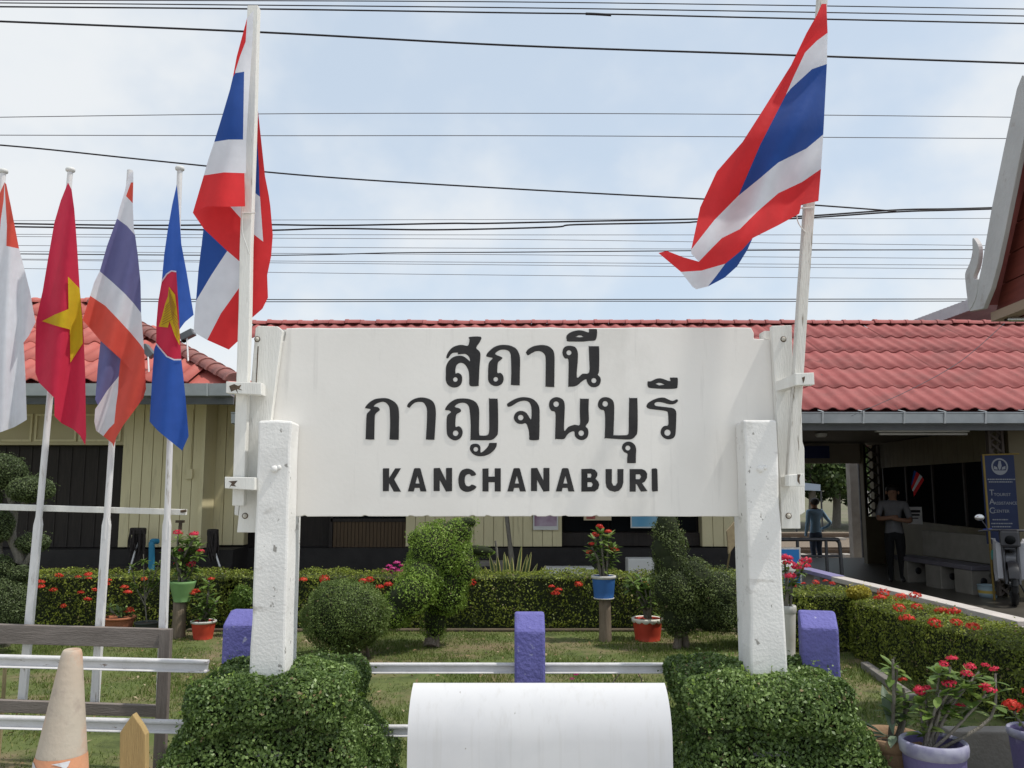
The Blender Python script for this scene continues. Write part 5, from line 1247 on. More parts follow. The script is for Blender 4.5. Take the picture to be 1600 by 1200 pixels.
# steel railing
rl = thing('hand_railing', 'dark steel tube railing in front of the passage to the platform', 'railing', (5, 12.2, 0)); y = 12.4
z1, z2 = P(0, 843, y).z, P(0, 869, y).z
xa, xb = Xp(1170, y), Xp(1304, y)
MB().tube(catmull([(xa, y, z1), (xb - .12, y, z1), (xb - .03, y, z1 - .02), (xb, y, z1 - .1), (xb + .01, y, .3), (xb + .01, y, 0)], False, 4), .028, 8).build('top_tube', steel_m, rl)
MB().tube([(xa, y, z2), (xb, y, z2)], .018, 8).build('mid_tube', steel_m, rl)
for px in (1283, 1239): MB().tube([(Xp(px, y), y, 0), (Xp(px, y), y, z1)], .024, 8).build('upright', steel_m, rl)
# blue sign with white circle
y = 11.6; t = thing('blue_notice_board', 'blue board with pale border and white disc leaning by the railing', 'sign', (Xp(1236, y), y, 0))
MB().bpx(1205, 856, 1252, 912, y, y + .04).build('panel', pot_rim, t)
MB().bpx(1207, 858.5, 1249.5, 911, y - .004, y - .0005).build('face', M('board_blue', (.02, .16, .42), None, .5), t)
MB().lathe([(.001, .003), (.135, .003), (.135, 0)], P(1228, 890, y - .005), 20, Matrix.Rotation(R(90), 4, 'X')).build('disc', white_plain, t)
# hanging blue sign over the passage
y = 17.3; o = MB().bpx(1240, 697, 1296, 716, y, y + .05).build('hanging_sign', M('navy_sign', (.02, .03, .11), None, .4)); tag(o, 'plain dark blue sign hanging below the beam over the platform passage', 'sign')
o = MB().lathe([(.001, 0), (.07, 0), (.1, .03), (.1, .06), (.001, .07)], P(1283, 683, 14.0), 16).build('dome_camera', pot_rim); tag(o, 'small white dome fitting under the hall ceiling', 'security camera')
# fluorescent batten
y = 12.3; t = thing('ceiling_light', 'long white fluorescent batten under the edge of the hall roof', 'ceiling light', (Xp(1440, y), y, 2.45))
MB().bpx(1370, 671, 1515, 675, y, y + .08).build('body', white_plain, t)
MB().tube([P(1374, 678, y + .03), P(1511, 678, y + .03)], .018, 8).build('tube', white_plain, t)
# stone bench
t = thing('stone_bench', 'long pale stone bench with backrest against the ticket counter', 'bench', (6.9, 13.3, 0))
A, B = Vector((6.72, 14.6, 0)), Vector((6.98, 12.55, 0)); dv = B - A; Tb = Matrix.Translation(A) @ Matrix.Rotation(math.atan2(dv.y, dv.x), 4, 'Z'); Lb = dv.length
sb = M('stone_bench', (.25, .235, .205), (.2, .185, .16), .7, 6, .1)  # pale stone toned down, hall shade put into its colour
MB().box(0, -.2, .36, Lb, .2, .43, Tb).build('seat', M('bench_seat', (.16, .15, .17), (.12, .11, .13), .6, 5), t, .01)
MB().box(.3, .2, .44, Lb - .02, .27, .86, Tb).build('backrest', sb, t, .01)
for i, x in enumerate((.05, Lb * .45, Lb - .42)):
    lg = MB().box(x, -.19, .0, x + .4, .19, .358, Tb).build('leg', sb, t, .012)
    MB().lathe([(.001, .003), (.055, .003), (.055, 0)], Tb @ Vector((x + .402, -.0, .2)), 14, Matrix.Rotation(math.atan2(dv.y, dv.x), 4, 'Z') @ Matrix.Rotation(R(90), 4, 'Y')).build('hole', black_m, lg)
# banner
y = 12.0; t = thing('banner', 'tall navy blue tourist assistance banner with round white emblem beside the ticket windows', 'banner', (Xp(1563, y), y, 0))
MB().bpx(1538, 711, 1589, 850, y, y + .015).build('cloth', M('banner_blue_shaded', (.007, .014, .05), (.009, .018, .06), .6, 4), t)  # blue darkened to paint in the dim light of the hall
MB().tube([(Xp(1536, y), y, 0), P(1536, 711, y)], .016, 8).tube([P(1534, 711, y), P(1592, 709, y)], .012, 6).build('frame', M('banner_pole', (.22, .15, .03), (.16, .11, .025), .5, 5), t)
pale = M('banner_print_shaded', (.2, .21, .23), None, .6)  # white print greyed with the cloth, shade included in the colour
def text(body, px, py, h, Dt, parent, mat, name='lettering', al='LEFT'):
    cu = bpy.data.curves.new(name, 'FONT'); cu.body = body; cu.size = h / F * Dt * 1.42; cu.align_x = al; cu.extrude = .0008
    ob = bpy.data.objects.new(name, cu); C.objects.link(ob)
    me = bpy.data.meshes.new_from_object(ob); bpy.data.objects.remove(ob); me.materials.append(mat)
    return linkmesh(name, me, parent, Matrix.Translation(P(px, py, Dt)) @ Matrix.Rotation(R(90), 4, 'X'))
yf = y - .002
for ch, yy in (('T', 774), ('A', 788), ('C', 802)): text(ch, 1546, yy, 9, yf, t, pale)
for w_, yy in (('TOURIST', 775), ('ASSISTANCE', 788.5), ('CENTER', 801)): text(w_, 1553, yy, 4.6, yf, t, pale)
for yy, x0, x1 in ((749, 1543, 1586), (753, 1545, 1582), (812, 1551, 1575), (818, 1549, 1582), (823, 1550, 1580)):
    mb = MB(); x = x0
    while x < x1:
        w = random.uniform(1.2, 3.5); mb.bpx(x, yy - .9, min(x + w, x1), yy + .9, yf - .001, yf); x += w + .8
    mb.build('small_print', pale, t)
ec = P(1562, 729, yf)
Tx = Matrix.Rotation(R(90), 4, 'X')
MB().lathe([(.115, .001), (.098, .001)], ec, 24, Tx).lathe([(.12, 0), (.115, .001)], ec, 24, Tx).build('emblem_ring', pale, t)
mb = MB(); mb.ppx([(1552, 735), (1572, 735), (1569, 739), (1562, 741), (1555, 739)], yf - .002, yf).ppx([(1560.5, 720), (1563.5, 720), (1565, 728), (1563, 734), (1561, 734), (1559, 728)], yf - .002, yf).ppx([(1553, 728), (1558, 730), (1559, 734), (1553, 733)], yf - .002, yf).ppx([(1571, 728), (1566, 730), (1565, 734), (1571, 733)], yf - .002, yf).build('emblem', pale, t)
# notice on the ticket window and little flag
y = 14.6
t = thing('window_notice', 'white paper notice taped to the dark ticket window', 'notice', tuple(P(1430, 805, 14.6)))
MB().bpx(1418, 792, 1441, 819, y, y + .004).build('paper', white_plain, t)
MB().bpx(1421, 797, 1438, 801, y - .002, y - .0005).bpx(1422, 803, 1437, 806, y - .002, y - .0005).bpx(1424, 809, 1435, 810.5, y - .002, y - .0005).build('print', black_m, t)
cloth('hand_flag', [([(1432, 737), (1437, 741), (1425, 766), (1424, 760)], lambda x, y: 14.3, RED), ([(1437, 741), (1441, 745), (1427, 768), (1425, 766)], lambda x, y: 14.3, WHT), ([(1428, 735), (1432, 737), (1424, 760), (1424, 755)], lambda x, y: 14.3, BLU), ([(1441, 745), (1444, 750), (1428, 776), (1427, 768)], lambda x, y: 14.3, RED)], 'little striped flag hung in front of the ticket window')
# tub
c = G(1544, 934); t = thing('plastic_tub', 'pale blue plastic tub with yellow band on the hall floor', 'tub', tuple(c)); r = pd(14, c.y)
MB().lathe([(.001, .01), (r * .86, .01), (r * .95, .07)], c, 20).build('base', M('tub_blue', (.3, .4, .45), None, .5), t)
MB().lathe([(r * .95, .07), (r * .98, .11)], c, 20).build('band', M('tub_yellow', (.45, .33, .07), None, .5), t)
MB().lathe([(r * .98, .11), (r, .18), (r * 1.06, .185), (r * .92, .185), (r * .9, .16), (.001, .15)], c, 20).build('rim', MATS['tub_blue'], t)

# motorcycle, front towards the camera and a little left
def motorbike():
    c = G(1586, 948); t = thing('motorcycle', 'white and black motorcycle parked in the hall at the right edge', 'motorcycle', tuple(c))
    hd = Vector((-.45, -.89, 0)).normalized(); sd = Vector((-hd.y, hd.x, 0)) * -1
    T = Matrix(((hd.x, sd.x, 0, c.x), (hd.y, sd.y, 0, c.y), (0, 0, 1, 0), (0, 0, 0, 1)))   # x forward, y side, z up, front wheel at origin
    W = lambda x, y, z: T @ Vector((x, y, z))
    for x in (0, -1.22):
        ring = [W(x + .24 * math.cos(a), 0, .29 + .24 * math.sin(a)) for a in np.linspace(0, 2 * math.pi, 25)]
        w = MB().tube(ring, .045, 8, False).build('wheel', black_m, t)
        mb = MB()
        for k in range(8): a = k * math.pi / 4; mb.tube([W(x, 0, .29), W(x + .2 * math.cos(a), 0, .29 + .2 * math.sin(a))], .006, 5)
        mb.tube([W(x, -.05, .29), W(x, .05, .29)], .04, 8).build('spoke', steel_m, w)
    for s in (-1, 1): MB().tube([W(0, s * .075, .29), W(-.16, s * .085, .8)], .022, 8).build('fork', steel_m, t)
    wp = M('moto_white_shaded', (.4, .4, .42), None, .3, coat=.3); bp = M('moto_black', (.015, .015, .018), None, .3, coat=.3); tl = M('moto_teal', (.1, .4, .36), None, .35)  # white panels greyed in colour to stand for the hall's shade
    # front mudguard
    mb = MB(); vs = []
    for i in range(9):
        a = R(20 + i * 16); r_ = .3
        for s in (-.06, 0, .06): vs.append(W(r_ * math.cos(a), s, .29 + (r_ + (.015 if s == 0 else 0)) * math.sin(a)))
    mb.add(vs, [(i * 3 + q, i * 3 + 3 + q, i * 3 + 4 + q, i * 3 + 1 + q) for i in range(8) for q in range(2)], True).build('mudguard', bp, t)
    # leg shields
    for s in (-1, 1):
        pr = [(-.1, .35), (-.16, .82), (-.26, .88), (-.42, .6), (-.4, .42), (-.25, .3)]
        MB().prism([W(x, s * .17, z) for x, z in pr], [W(x, s * (.1 if x > -.2 else .2), z) for x, z in pr]).build('leg_shield', wp if s < 0 else wp, t, .012)
        MB().prism([W(x, s * .215, z) for x, z in ((-.42, .58), (-.3, .72), (-.7, .62), (-.8, .55))], [W(x, s * .19, z) for x, z in ((-.42, .58), (-.3, .72), (-.7, .62), (-.8, .55))]).build('side_panel', tl, t)
    MB().prism([W(x, -.12, z) for x, z in ((.02, .78), (-.05, 1.0), (-.22, 1.02), (-.24, .8))], [W(x, .12, z) for x, z in ((.02, .78), (-.05, 1.0), (-.22, 1.02), (-.24, .8))]).build('headlight_cowl', bp, t, .03)
    MB().ell(W(.0, 0, .88), (.07, .05, .06)).build('headlight', glass_dark, t)
    MB().tube([W(-.2, -.36, .98), W(-.16, -.2, 1.0), W(-.14, 0, 1.0), W(-.16, .2, 1.0), W(-.2, .36, .98)], .015, 8).build('handlebar', steel_m, t)
    for s in (-1, 1):
        MB().tube([W(-.16, s * .24, 1.0), W(-.16, s * .32, 1.14)], .007, 6).build('mirror_stem', steel_m, t)
        MB().ell(W(-.16, s * .34, 1.17), (.075, .03, .05)).build('mirror', M('mirror_back%d' % s, (.6, .6, .6), None, .15, metal=.9), t)
        MB().tube([W(-.18, s * .2, 1.01), W(-.2, s * .3, 1.0)], .012, 6).build('grip', M('moto_blue%d' % s, (.04, .08, .4), None, .4), t)
    MB().prism([W(x, -.13, z) for x, z in ((-.5, .72), (-.6, .8), (-1.4, .84), (-1.5, .72), (-.9, .66))], [W(x, .13, z) for x, z in ((-.5, .72), (-.6, .8), (-1.4, .84), (-1.5, .72), (-.9, .66))]).build('seat', bp, t, .03)
    MB().prism([W(x, -.15, z) for x, z in ((-.4, .3), (-.45, .62), (-1.35, .7), (-1.5, .68), (-1.0, .4), (-.8, .28))], [W(x, .15, z) for x, z in ((-.4, .3), (-.45, .62), (-1.35, .7), (-1.5, .68), (-1.0, .4), (-.8, .28))]).build('body', wp, t, .03)
    MB().tube([W(-.75, .16, .22), W(-1.3, .18, .3)], .045, 8).build('exhaust', steel_m, t)
    MB().tube([W(-.6, -.1, .3), W(-.68, -.22, .0)], .012, 6).build('kickstand', steel_m, t)
motorbike()

# air conditioning units against the plinth
for i, (x0, x1, y0, lab) in enumerate(((737, 792, 878, 'grey outdoor air conditioning unit behind the animal topiary'), (850, 926, 887, 'white outdoor air conditioning unit left of the blue flower pot'))):
    y = 12.3; t = thing('air_conditioner', lab, 'air conditioner', (Xp((x0 + x1) / 2, y), y, 0), 'air conditioning units along the plinth')
    MB().box(Xp(x0, y), y, .05, Xp(x1, y), y + .28, P(0, y0, y).z).build('housing', white_plain if i else concrete_m, t, .012)
    cxx = Xp(x0 + (x1 - x0) * .42, y); zz = P(0, y0, y).z - .27; Tm = Matrix.Rotation(R(90), 4, 'X')
    g = MB().lathe([(.001, .002), (.2, .002), (.215, .0)], (cxx, y - .002, zz), 24, Tm).build('fan_opening', black_m, t)
    mb = MB()
    for r_ in (.05, .09, .13, .17, .205): mb.tube([(cxx + r_ * math.cos(a), y - .02, zz + r_ * math.sin(a)) for a in np.linspace(0, 2 * math.pi, 25)], .004, 4, False)
    mb.build('fan_grille', pot_rim if i else steel_m, t)
o = MB().box(Xp(978, 12.2), 12.2, .05, Xp(1019, 12.2), 12.5, P(0, 873, 12.2).z).build('white_cabinet', white_plain, None, .01); tag(o, 'plain white metal cabinet behind the red scalloped pot', 'cabinet')
# posters on the wall
y = 12.96
t = thing('poster', 'pale poster with mauve picture on the cream boards below the name board', 'poster', tuple(P(852, 815, y)))
MB().bpx(833, 780, 872, 828, y, y + .006).build('sheet', white_plain, t); MB().bpx(835, 790, 870, 822, y - .003, y - .0005).build('picture', M('poster_mauve', (.26, .13, .2), (.5, .42, .5), .5, 5, detail=2), t)
t = thing('poster', 'cream poster with dark red print on the dark window', 'poster', tuple(P(933, 808, y)))
MB().bpx(912, 770, 955, 813, y, y + .006).build('sheet', M('poster_cream', (.55, .45, .3), None, .6), t); MB().bpx(916, 776, 930, 811, y - .003, y - .0005).build('picture', M('poster_red', (.3, .05, .05), (.45, .2, .15), .6, 6), t)
t = thing('poster', 'sky blue poster on the dark window left of the bird topiary', 'poster', tuple(P(1006, 810, y)))
MB().bpx(985, 770, 1030, 825, y, y + .006).build('sheet', white_plain, t); MB().bpx(987, 772, 1028, 823, y - .003, y - .0005).build('picture', M('poster_blue', (.1, .32, .52), (.3, .5, .62), .5, 2.5, detail=2), t)
# mops leaning against the left wall
def mop(hx, hy, bx_, by_, w, lab):
    D = 11.9; t = thing('mop', lab, 'mop', tuple(P(bx_, by_, D)))
    MB().tube([P(bx_, by_, D), P(hx, hy + 20, D + .15)], .013, 7).build('handle', pole_white, t)
    mb = MB(); c = P(hx, hy, D + .12)
    MB().box(c.x - w / 2, c.y - .03, c.z - .07, c.x + w / 2, c.y + .06, c.z + .03).build('head', dark_wood, t, .02)
    for i in range(34):
        x = c.x + random.uniform(-.5, .5) * w; yy = c.y + random.uniform(-.05, .05); l = random.uniform(.25, .45)
        mb.tube([(x, yy, c.z), (x + random.uniform(-.02, .02), yy - .01, c.z - l * .5), (x + random.uniform(-.04, .04), yy, c.z - l)], .012, 4)
    mb.build('mop_strands', M('mop_yarn%d' % int(hx), (.03, .025, .025), (.05, .042, .04), .95, 20), t, kind='stuff')
mop(215, 828, 198, 906, .22, 'dark mop drying upside down left of the blue pipe'); mop(332, 830, 350, 905, .15, 'dark mop drying upside down right of the flowering green pot')
o = MB().tube(catmull([(P(237, 900, 11.6).x, 11.6, 0), P(237, 870, 11.6), P(237, 850, 11.6), P(239, 846, 11.62), P(246, 846, 11.7)], False, 4), .04, 10).build('water_pipe', M('pipe_blue', (.03, .2, .34), None, .5)); tag(o, 'blue plastic water pipe rising by the left wall', 'pipe')
t = thing('wall_tap', 'dark tap on a stand pipe in front of the cream wall', 'tap', tuple(P(280, 822, 12.0)))
MB().tube([(P(280, 840, 12.0).x, 12.0, 0), P(280, 822, 12.0)], .012, 6).build('pipe', rust_m, t); MB().bpx(274, 813, 287, 817, 12.0, 12.04).bpx(279, 815, 283, 828, 11.98, 12.02).build('handle', rust_m, t)
# furled thing leaning by the right wall
o = MB().prism([P(1136, 830, 10.5), P(1148, 815, 10.5), P(1150, 850, 10.5), P(1139, 866, 10.5)], [p + Vector((0, .05, 0)) for p in (P(1136, 830, 10.5), P(1148, 815, 10.5), P(1150, 850, 10.5), P(1139, 866, 10.5))]).tube([P(1141, 860, 10.52), G(1128, 935, 0) * 1], .01, 6).build('broom', M('broom_straw', (.42, .33, .2), (.3, .23, .14), .9, 20)); tag(o, 'straw broom standing upside down behind the right sign post', 'broom')

# ------------------------------------------------------------------ PEOPLE
def person(name_label, base, ht, face, pose, cols, hairc):
    t = thing('person', name_label, 'person', tuple(base))
    V, E, RA_ = [], [], []
    def v(p, r): V.append(Vector(p) * ht); RA_.append(r * ht); return len(V) - 1
    def chain(prev, pts):
        for p, r in pts:
            i = v(p, r); E.append((prev, i)); prev = i
        return prev
    pel = v((0, 0, .53), .085)
    ch = chain(pel, [((0, .0, .62), .078), ((0, -.005, .72), .09), ((0, 0, .79), .085), ((0, .0, .835), .045), ((0, .005, .86), .034)])
    chain(ch, [((0, .01, .9), .05), ((0, .012, .94), .058), ((0, .005, .975), .045)])
    sh = 3
    for s in (-1, 1): chain(pel, [((s * .05, 0, .48), .062), ((s * .052, .005, .38), .055), ((s * .055, .012, .27), .042), ((s * .055, -.005, .17), .036), ((s * .056, -.015, .05), .026), ((s * .06, .03, .018), .024), ((s * .062, .075, .014), .018)])
    for s in (-1, 1): chain(sh, [((s * .115, 0, .805), .045)] + [(tuple(p), r) for p, r in pose[0 if s < 0 else 1]])
    me = bpy.data.meshes.new('body'); me.from_pydata(V, E, []); ob = bpy.data.objects.new('body_tmp', me); C.objects.link(ob)
    sk = ob.modifiers.new('skin', 'SKIN'); sk.use_smooth_shade = True
    for i, d in enumerate(me.skin_vertices[0].data): d.radius = (RA_[i], RA_[i] * (.72 if i < 5 else 1)); d.use_root = (i == 0)
    ss = ob.modifiers.new('sub', 'SUBSURF'); ss.levels = 1; ss.render_levels = 1
    dg = bpy.context.evaluated_depsgraph_get(); dg.update()
    m2 = bpy.data.meshes.new_from_object(ob.evaluated_get(dg)); bpy.data.objects.remove(ob)
    m2.materials.clear()
    for c in cols: m2.materials.append(c)
    for p in m2.polygons:
        c = p.center / ht; z = c.z; p.use_smooth = True
        arm = abs(c.x) > .13 or (c.y > .085 and .5 < z < .8)
        if z > .848: k = 0
        elif pose[0][-1][0][1] > .1 and .09 < c.y and .55 < z < .75: k = 0
        elif z < .03: k = 3
        elif z < .5 and abs(c.x) < .13: k = 2
        else: k = 1
        p.material_index = k
    bo = bpy.data.objects.new('body', m2); C.objects.link(bo); bo.parent = t; bo.rotation_euler = (0, 0, face)
    mb = MB(); mb.ell((0, -.012 * ht, .955 * ht), (.064 * ht, .07 * ht, .058 * ht)); hm = newmesh('hair', mb, hairc); ho = bpy.data.objects.new('hair', hm); C.objects.link(ho); ho.parent = t; ho.rotation_euler = (0, 0, face)
    mb = MB()
    for s in (-1, 1): mb.ell((s * .06 * ht, .012 * ht, .925 * ht), (.01 * ht, .014 * ht, .02 * ht), 8, 6)
    mb.ell((0, .068 * ht, .922 * ht), (.01 * ht, .014 * ht, .014 * ht), 8, 6)
    fm = newmesh('face_features', mb, cols[0]); fo = bpy.data.objects.new('face_features', fm); C.objects.link(fo); fo.parent = t; fo.rotation_euler = (0, 0, face)
    return t
skin = M('skin', (.22, .12, .075), None, .6); shoe = M('shoe', (.02, .018, .018), None, .5); hairm = M('hair', (.012, .01, .009), None, .6)
hip = [((.2, -.03, .69), .03), ((.235, -.06, .64), .028), ((.18, -.02, .575), .022), ((.12, .03, .55), .022)]
hipL = [((-x, y, z), r) for (x, y, z), r in hip]
down = [((.14, -.01, .68), .033), ((.15, 0, .6), .029), ((.15, .03, .5), .022), ((.15, .04, .44), .022)]
downL = [((-x, y, z), r) for (x, y, z), r in down]
cross = [((.15, .04, .69), .033), ((.15, .1, .65), .029), ((.05, .14, .665), .024), ((-.04, .15, .68), .022)]
crossL = [((-x, y, z - .02), r) for (x, y, z), r in cross]
bp_ = G(1277, 886, -.36)
person('man in light blue shirt and dark jeans standing on the platform with hand on hip', bp_, 1.66, R(20), (downL, hip), [skin, M('blue_shirt', (.22, .34, .46), (.18, .29, .4), .85, 6), M('jeans', (.035, .05, .085), (.05, .065, .1), .9, 8), shoe], hairm)
bp_ = Vector((Xp(1389, 14.3), 14.3, .01))
person('person in white shirt and black trousers standing in the dim hall with folded arms', bp_, 1.6, R(160), (crossL, cross), [skin, M('white_shirt_shaded', (.17, .17, .175), (.13, .13, .135), .85, 12, .5, 25), M('black_trousers', (.012, .012, .013), None, .9), shoe], hairm)  # white shirt coloured grey, the dimness of the hall is painted on

# ------------------------------------------------------------------ BEYOND THE TRACKS
def tree(px, D, hgt, wid, lab, n=5000, seed=0):
    b = Vector((Xp(px, D), D, -.42)); t = thing('tree', lab, 'tree', tuple(b), 'trees beyond the railway')
    mb = MB(); mb.tube(catmull([b, b + Vector((.1, 0, hgt * .3)), b + Vector((-.1, .1, hgt * .7))], False, 4), [.22 - .015 * i for i in range(9)], 9)
    cl = [(Vector((b.x + random.uniform(-.5, .5) * wid, b.y + random.uniform(-.5, .5) * wid, hgt * random.uniform(.25, 1))), random.uniform(.25, .4) * wid) for _ in range(9)]
    for c, r in cl[:5]: mb.tube([b + Vector((0, 0, hgt * .35)), c], [.07, .02], 6)
    mb.build('trunk', greybark, t); PP, NN = [], []
    for c, r in cl:
        p, nn = ell_pts(c, (r, r, r * .75), n // 9, fr=3, amp=.25, deep=.3); PP.append(p); NN.append(nn)
    leaves('crown', np.vstack(PP), np.vstack(NN), .3, .17, LEAF_TREE, t, .9)
for i, (px, D, h_, w, lab) in enumerate(((1262, 39, 6, 4.5, 'dense dark tree seen through the passage at its left side'), (1300, 41, 7, 5, 'pale trunked tree in the middle of the passage view'), (1345, 44, 7, 5, 'tree behind the concrete pillar across the railway'), (1225, 43, 6.5, 5, 'tree hidden partly by the right sign post'), (1390, 42, 6, 5, 'tree glimpsed through the lattice screen'))): tree(px, D, h_, w, lab, 6000, i)
o = MB().box(Xp(1325, 21.5), 21.5, -.36, Xp(1338, 21.5), 21.75, 4.0).build('platform_pillar', concrete_m); tag(o, 'square concrete pillar on the platform right of the standing man', 'pillar')
o = MB().tube([(Xp(1341, 20.5), 20.5, -.36), (Xp(1341, 20.5), 20.5, 3.5)], .06, 8).build('platform_post', steel_m); tag(o, 'slim black steel post in front of the concrete pillar', 'post')
t = thing('track_fence', 'pale wire mesh fence across the railway', 'fence', (Xp(1335, 36.5), 36.5, -.34)); y = 36.5; mb = MB()
for i in range(22): mb.tube([(Xp(1321, y) + i * .12, y, -.34), (Xp(1321, y) + i * .12, y, 1.4)], .012, 4)
for i in range(8): mb.tube([(Xp(1321, y), y, -.2 + i * .22), (Xp(1321, y) + 2.6, y, -.2 + i * .22)], .012, 4)
mb.build('mesh_panel', pot_rim, t); MB().tube([(Xp(1321, y), y - .03, -.34), (Xp(1321, y), y - .03, 1.45)], .03, 6).tube([(Xp(1321, y) + 2.6, y - .03, -.34), (Xp(1321, y) + 2.6, y - .03, 1.45)], .03, 6).build('post', pot_rim, t)
t = thing('canopy_tent', 'pale blue grey canopy roof across the tracks left of the tree trunk', 'canopy', (Xp(1262, 37), 37, -.42)); y = 37
MB().prism([P(1235, 752, y), P(1262, 755, y), P(1282, 757, y), P(1282, 767, y), P(1235, 765, y)], [p + Vector((0, 2, 0)) for p in (P(1235, 752, y), P(1262, 755, y), P(1282, 757, y), P(1282, 767, y), P(1235, 765, y))]).build('roof', M('canopy_blue', (.3, .36, .44), None, .6), t)
for px in (1240, 1280): MB().tube([(Xp(px, y), y + .1, -.42), (Xp(px, y), y + .1, P(0, 766, y).z)], .04, 6).build('leg', steel_m, t)

# ------------------------------------------------------------------ GABLE PAVILION AND METAL CANOPY AT RIGHT
def pavilion():
    A = P(1530, 478, 6.2); B = P(1606, 128, 5.34); sz = .69
    t = thing('gabled_pavilion', 'steep traditional gabled pavilion with white bargeboard and dark red boarded gable', 'pavilion', (4.6, 5.34, 0))
    white_b = M('bargeboard_white', (.5, .5, .5), (.42, .42, .42), .6, 4, .15, 30, stain=[((.33, .3, .28), 7, .62, .75, (1, 1, 1))])
    red_b = M('gable_dark_red', (.12, .025, .018), (.16, .035, .025), .6, 5, stretch=(1, .6, 8))
    dv = B - A; run = Vector((dv.x, dv.y, 0)); rl_ = run.length; u = run.normalized(); out = Vector((-u.y, u.x, 0))
    if out.x > 0: out = -out
    # gable plane coordinates: s along u from A, z up
    W = lambda s, z, o=0: A + u * s + Vector((0, 0, z)) + out * o * sz
    hh = dv.z; bw = .27 * sz
    def plane(px, py):                     # a picture point seen on the gable's own plane -> (along, up)
        d = P(px, py, 5.0) - Vector((0, 0, H)); nrm = Vector((u.y, -u.x, 0)); k_ = (A - Vector((0, 0, H))).dot(nrm) / d.dot(nrm)
        q = Vector((0, 0, H)) + d * k_; return ((q - A).dot(u), q.z - A.z)
    ang = math.atan2(hh, rl_)
    # bargeboard on the far slope and its twin on the near slope
    for side in (1, -1):
        f = (lambda s: s) if side == 1 else (lambda s: 2 * rl_ - s)
        k = bw / math.sin(ang)
        pts = [plane(1400 + a / 3, 130 + c / 3) for a, c in ((410, 918), (423, 860), (440, 760), (470, 590), (530, 300), (590, 25))] + [(rl_, hh + .05), (rl_, hh - bw / math.cos(ang) * .9)]
        pts += [plane(1400 + a / 3, 130 + c / 3) for a, c in ((530, 715), (500, 850), (470, 960), (430, 1058), (368, 1070), (360, 1020), (380, 920))]
        MB().prism([W(f(s), z, .05) for s, z in pts], [W(f(s), z, 0) for s, z in pts]).build('bargeboard', white_b, t, .004)
        # upturned hook finial at the foot
        hk = catmull([(*plane(1400 + a / 3, 130 + c / 3), 0) for a, c in ((382, 728), (395, 735), (410, 765), (412, 810), (402, 865), (387, 905), (392, 925), (408, 920), (400, 1000), (368, 1062), (358, 1010), (350, 940), (348, 890), (368, 845), (382, 790))], True, 3)
        MB().prism([W(f(p.x), p.y, .056) for p in hk], [W(f(p.x), p.y, .008) for p in hk]).build('finial', white_b, t, .003)
        # roof slope behind
        th = .05; L_ = 4
        a0, a1 = W(f(-.02), .06), W(f(rl_), hh + .06)
        inn = -out
        MB().prism([a0, a1, a1 + Vector((0, 0, -th)), a0 + Vector((0, 0, -th))], [p + inn * L_ for p in (a0, a1, a1 + Vector((0, 0, -th)), a0 + Vector((0, 0, -th)))]).build('roof', tile_m, t)
    # gable boards
    n = 7
    for i in range(n):
        z0, z1 = -.07 + (hh) * i / n, -.07 + hh * (i + 1) / n - .009
        s0, s1 = max(0, z0 + .07) / math.tan(ang) + .07, max(0, z1 + .07) / math.tan(ang) + .07
        q = [(s0, z0), (2 * rl_ - s0, z0), (max(rl_ + .01, 2 * rl_ - s1), z1), (min(rl_ - .01, s1), z1)]
        MB().prism([W(s, z, -.12) for s, z in q], [W(s, z, -.16) for s, z in q]).build('gable_board', red_b, t)
    MB().prism([W(.09, -.14, -.05), W(2 * rl_ - .09, -.14, -.05), W(2 * rl_ - .09, -.072, -.05), W(.09, -.072, -.05)], [W(.09, -.14, -.2), W(2 * rl_ - .09, -.14, -.2), W(2 * rl_ - .09, -.072, -.2), W(.09, -.072, -.2)]).build('tie_beam', M('tie_beam_brown', (.3, .22, .16), None, .7), t)
    inn = -out
    for s in (.25, 2 * rl_ - .25):
        for dd in (1.0, 3.6):
            p = W(s, -.14) + inn * dd
            MB().box(p.x - .08, p.y - .08, 0, p.x + .08, p.y + .08, p.z).build('post', white_b, t)
    for s in (.25, 2 * rl_ - .25):
        a = W(s, -.14) + inn * .16; b = W(s, -.14) + inn * 3.9
        MB().prism([a + Vector((0, -.06, 0)), a + Vector((0, .06, 0)), a + Vector((0, .06, .12)), a + Vector((0, -.06, .12))], [b + Vector((0, -.06, 0)), b + Vector((0, .06, 0)), b + Vector((0, .06, .12)), b + Vector((0, -.06, .12))]).build('beam', red_b, t)
    return t
pavilion()
t = thing('wall_lamp', 'silver tube lamp fixed under the pavilion gable', 'lamp', tuple(P(1592, 493, 5.95)))
MB().tube([P(1583, 488, 5.95), P(1612, 487, 5.8)], .021, 8).tube([P(1577, 499, 5.95), P(1612, 499, 5.8)], .018, 8).build('body', M('lamp_silver', (.55, .55, .55), None, .25, metal=.8), t); MB().bpx(1576, 482, 1583, 500, 5.96, 6.02).build('bracket', black_m, t)
t = thing('metal_canopy', 'grey corrugated metal canopy roof rising behind the red tiled roof at right', 'canopy', (8.8, 17.5, 0))
cm = M('corrugated_metal', (.3, .32, .33), (.24, .26, .27), .5, 6, metal=.3); 
a, b = P(1398, 512, 18.0), P(1570, 448, 16.6); e = Vector((3.2, 1.2, -.1)); mb = MB(); n = 60; vs = []
for i in range(n + 1):
    f = i / n; p = a.lerp(b, f); h_ = .22; w = .012 * (1 if i % 2 else -1)
    vs += [p + Vector((w, -w, .02)), p + Vector((w, -w, -h_))]
mb.add(vs, [(i * 2, i * 2 + 1, i * 2 + 3, i * 2 + 2) for i in range(n)]); mb.build('fascia', M('canopy_fascia', (.42, .44, .46), (.36, .38, .4), .5, 6, metal=.2), t)
mb = MB(); vs = []
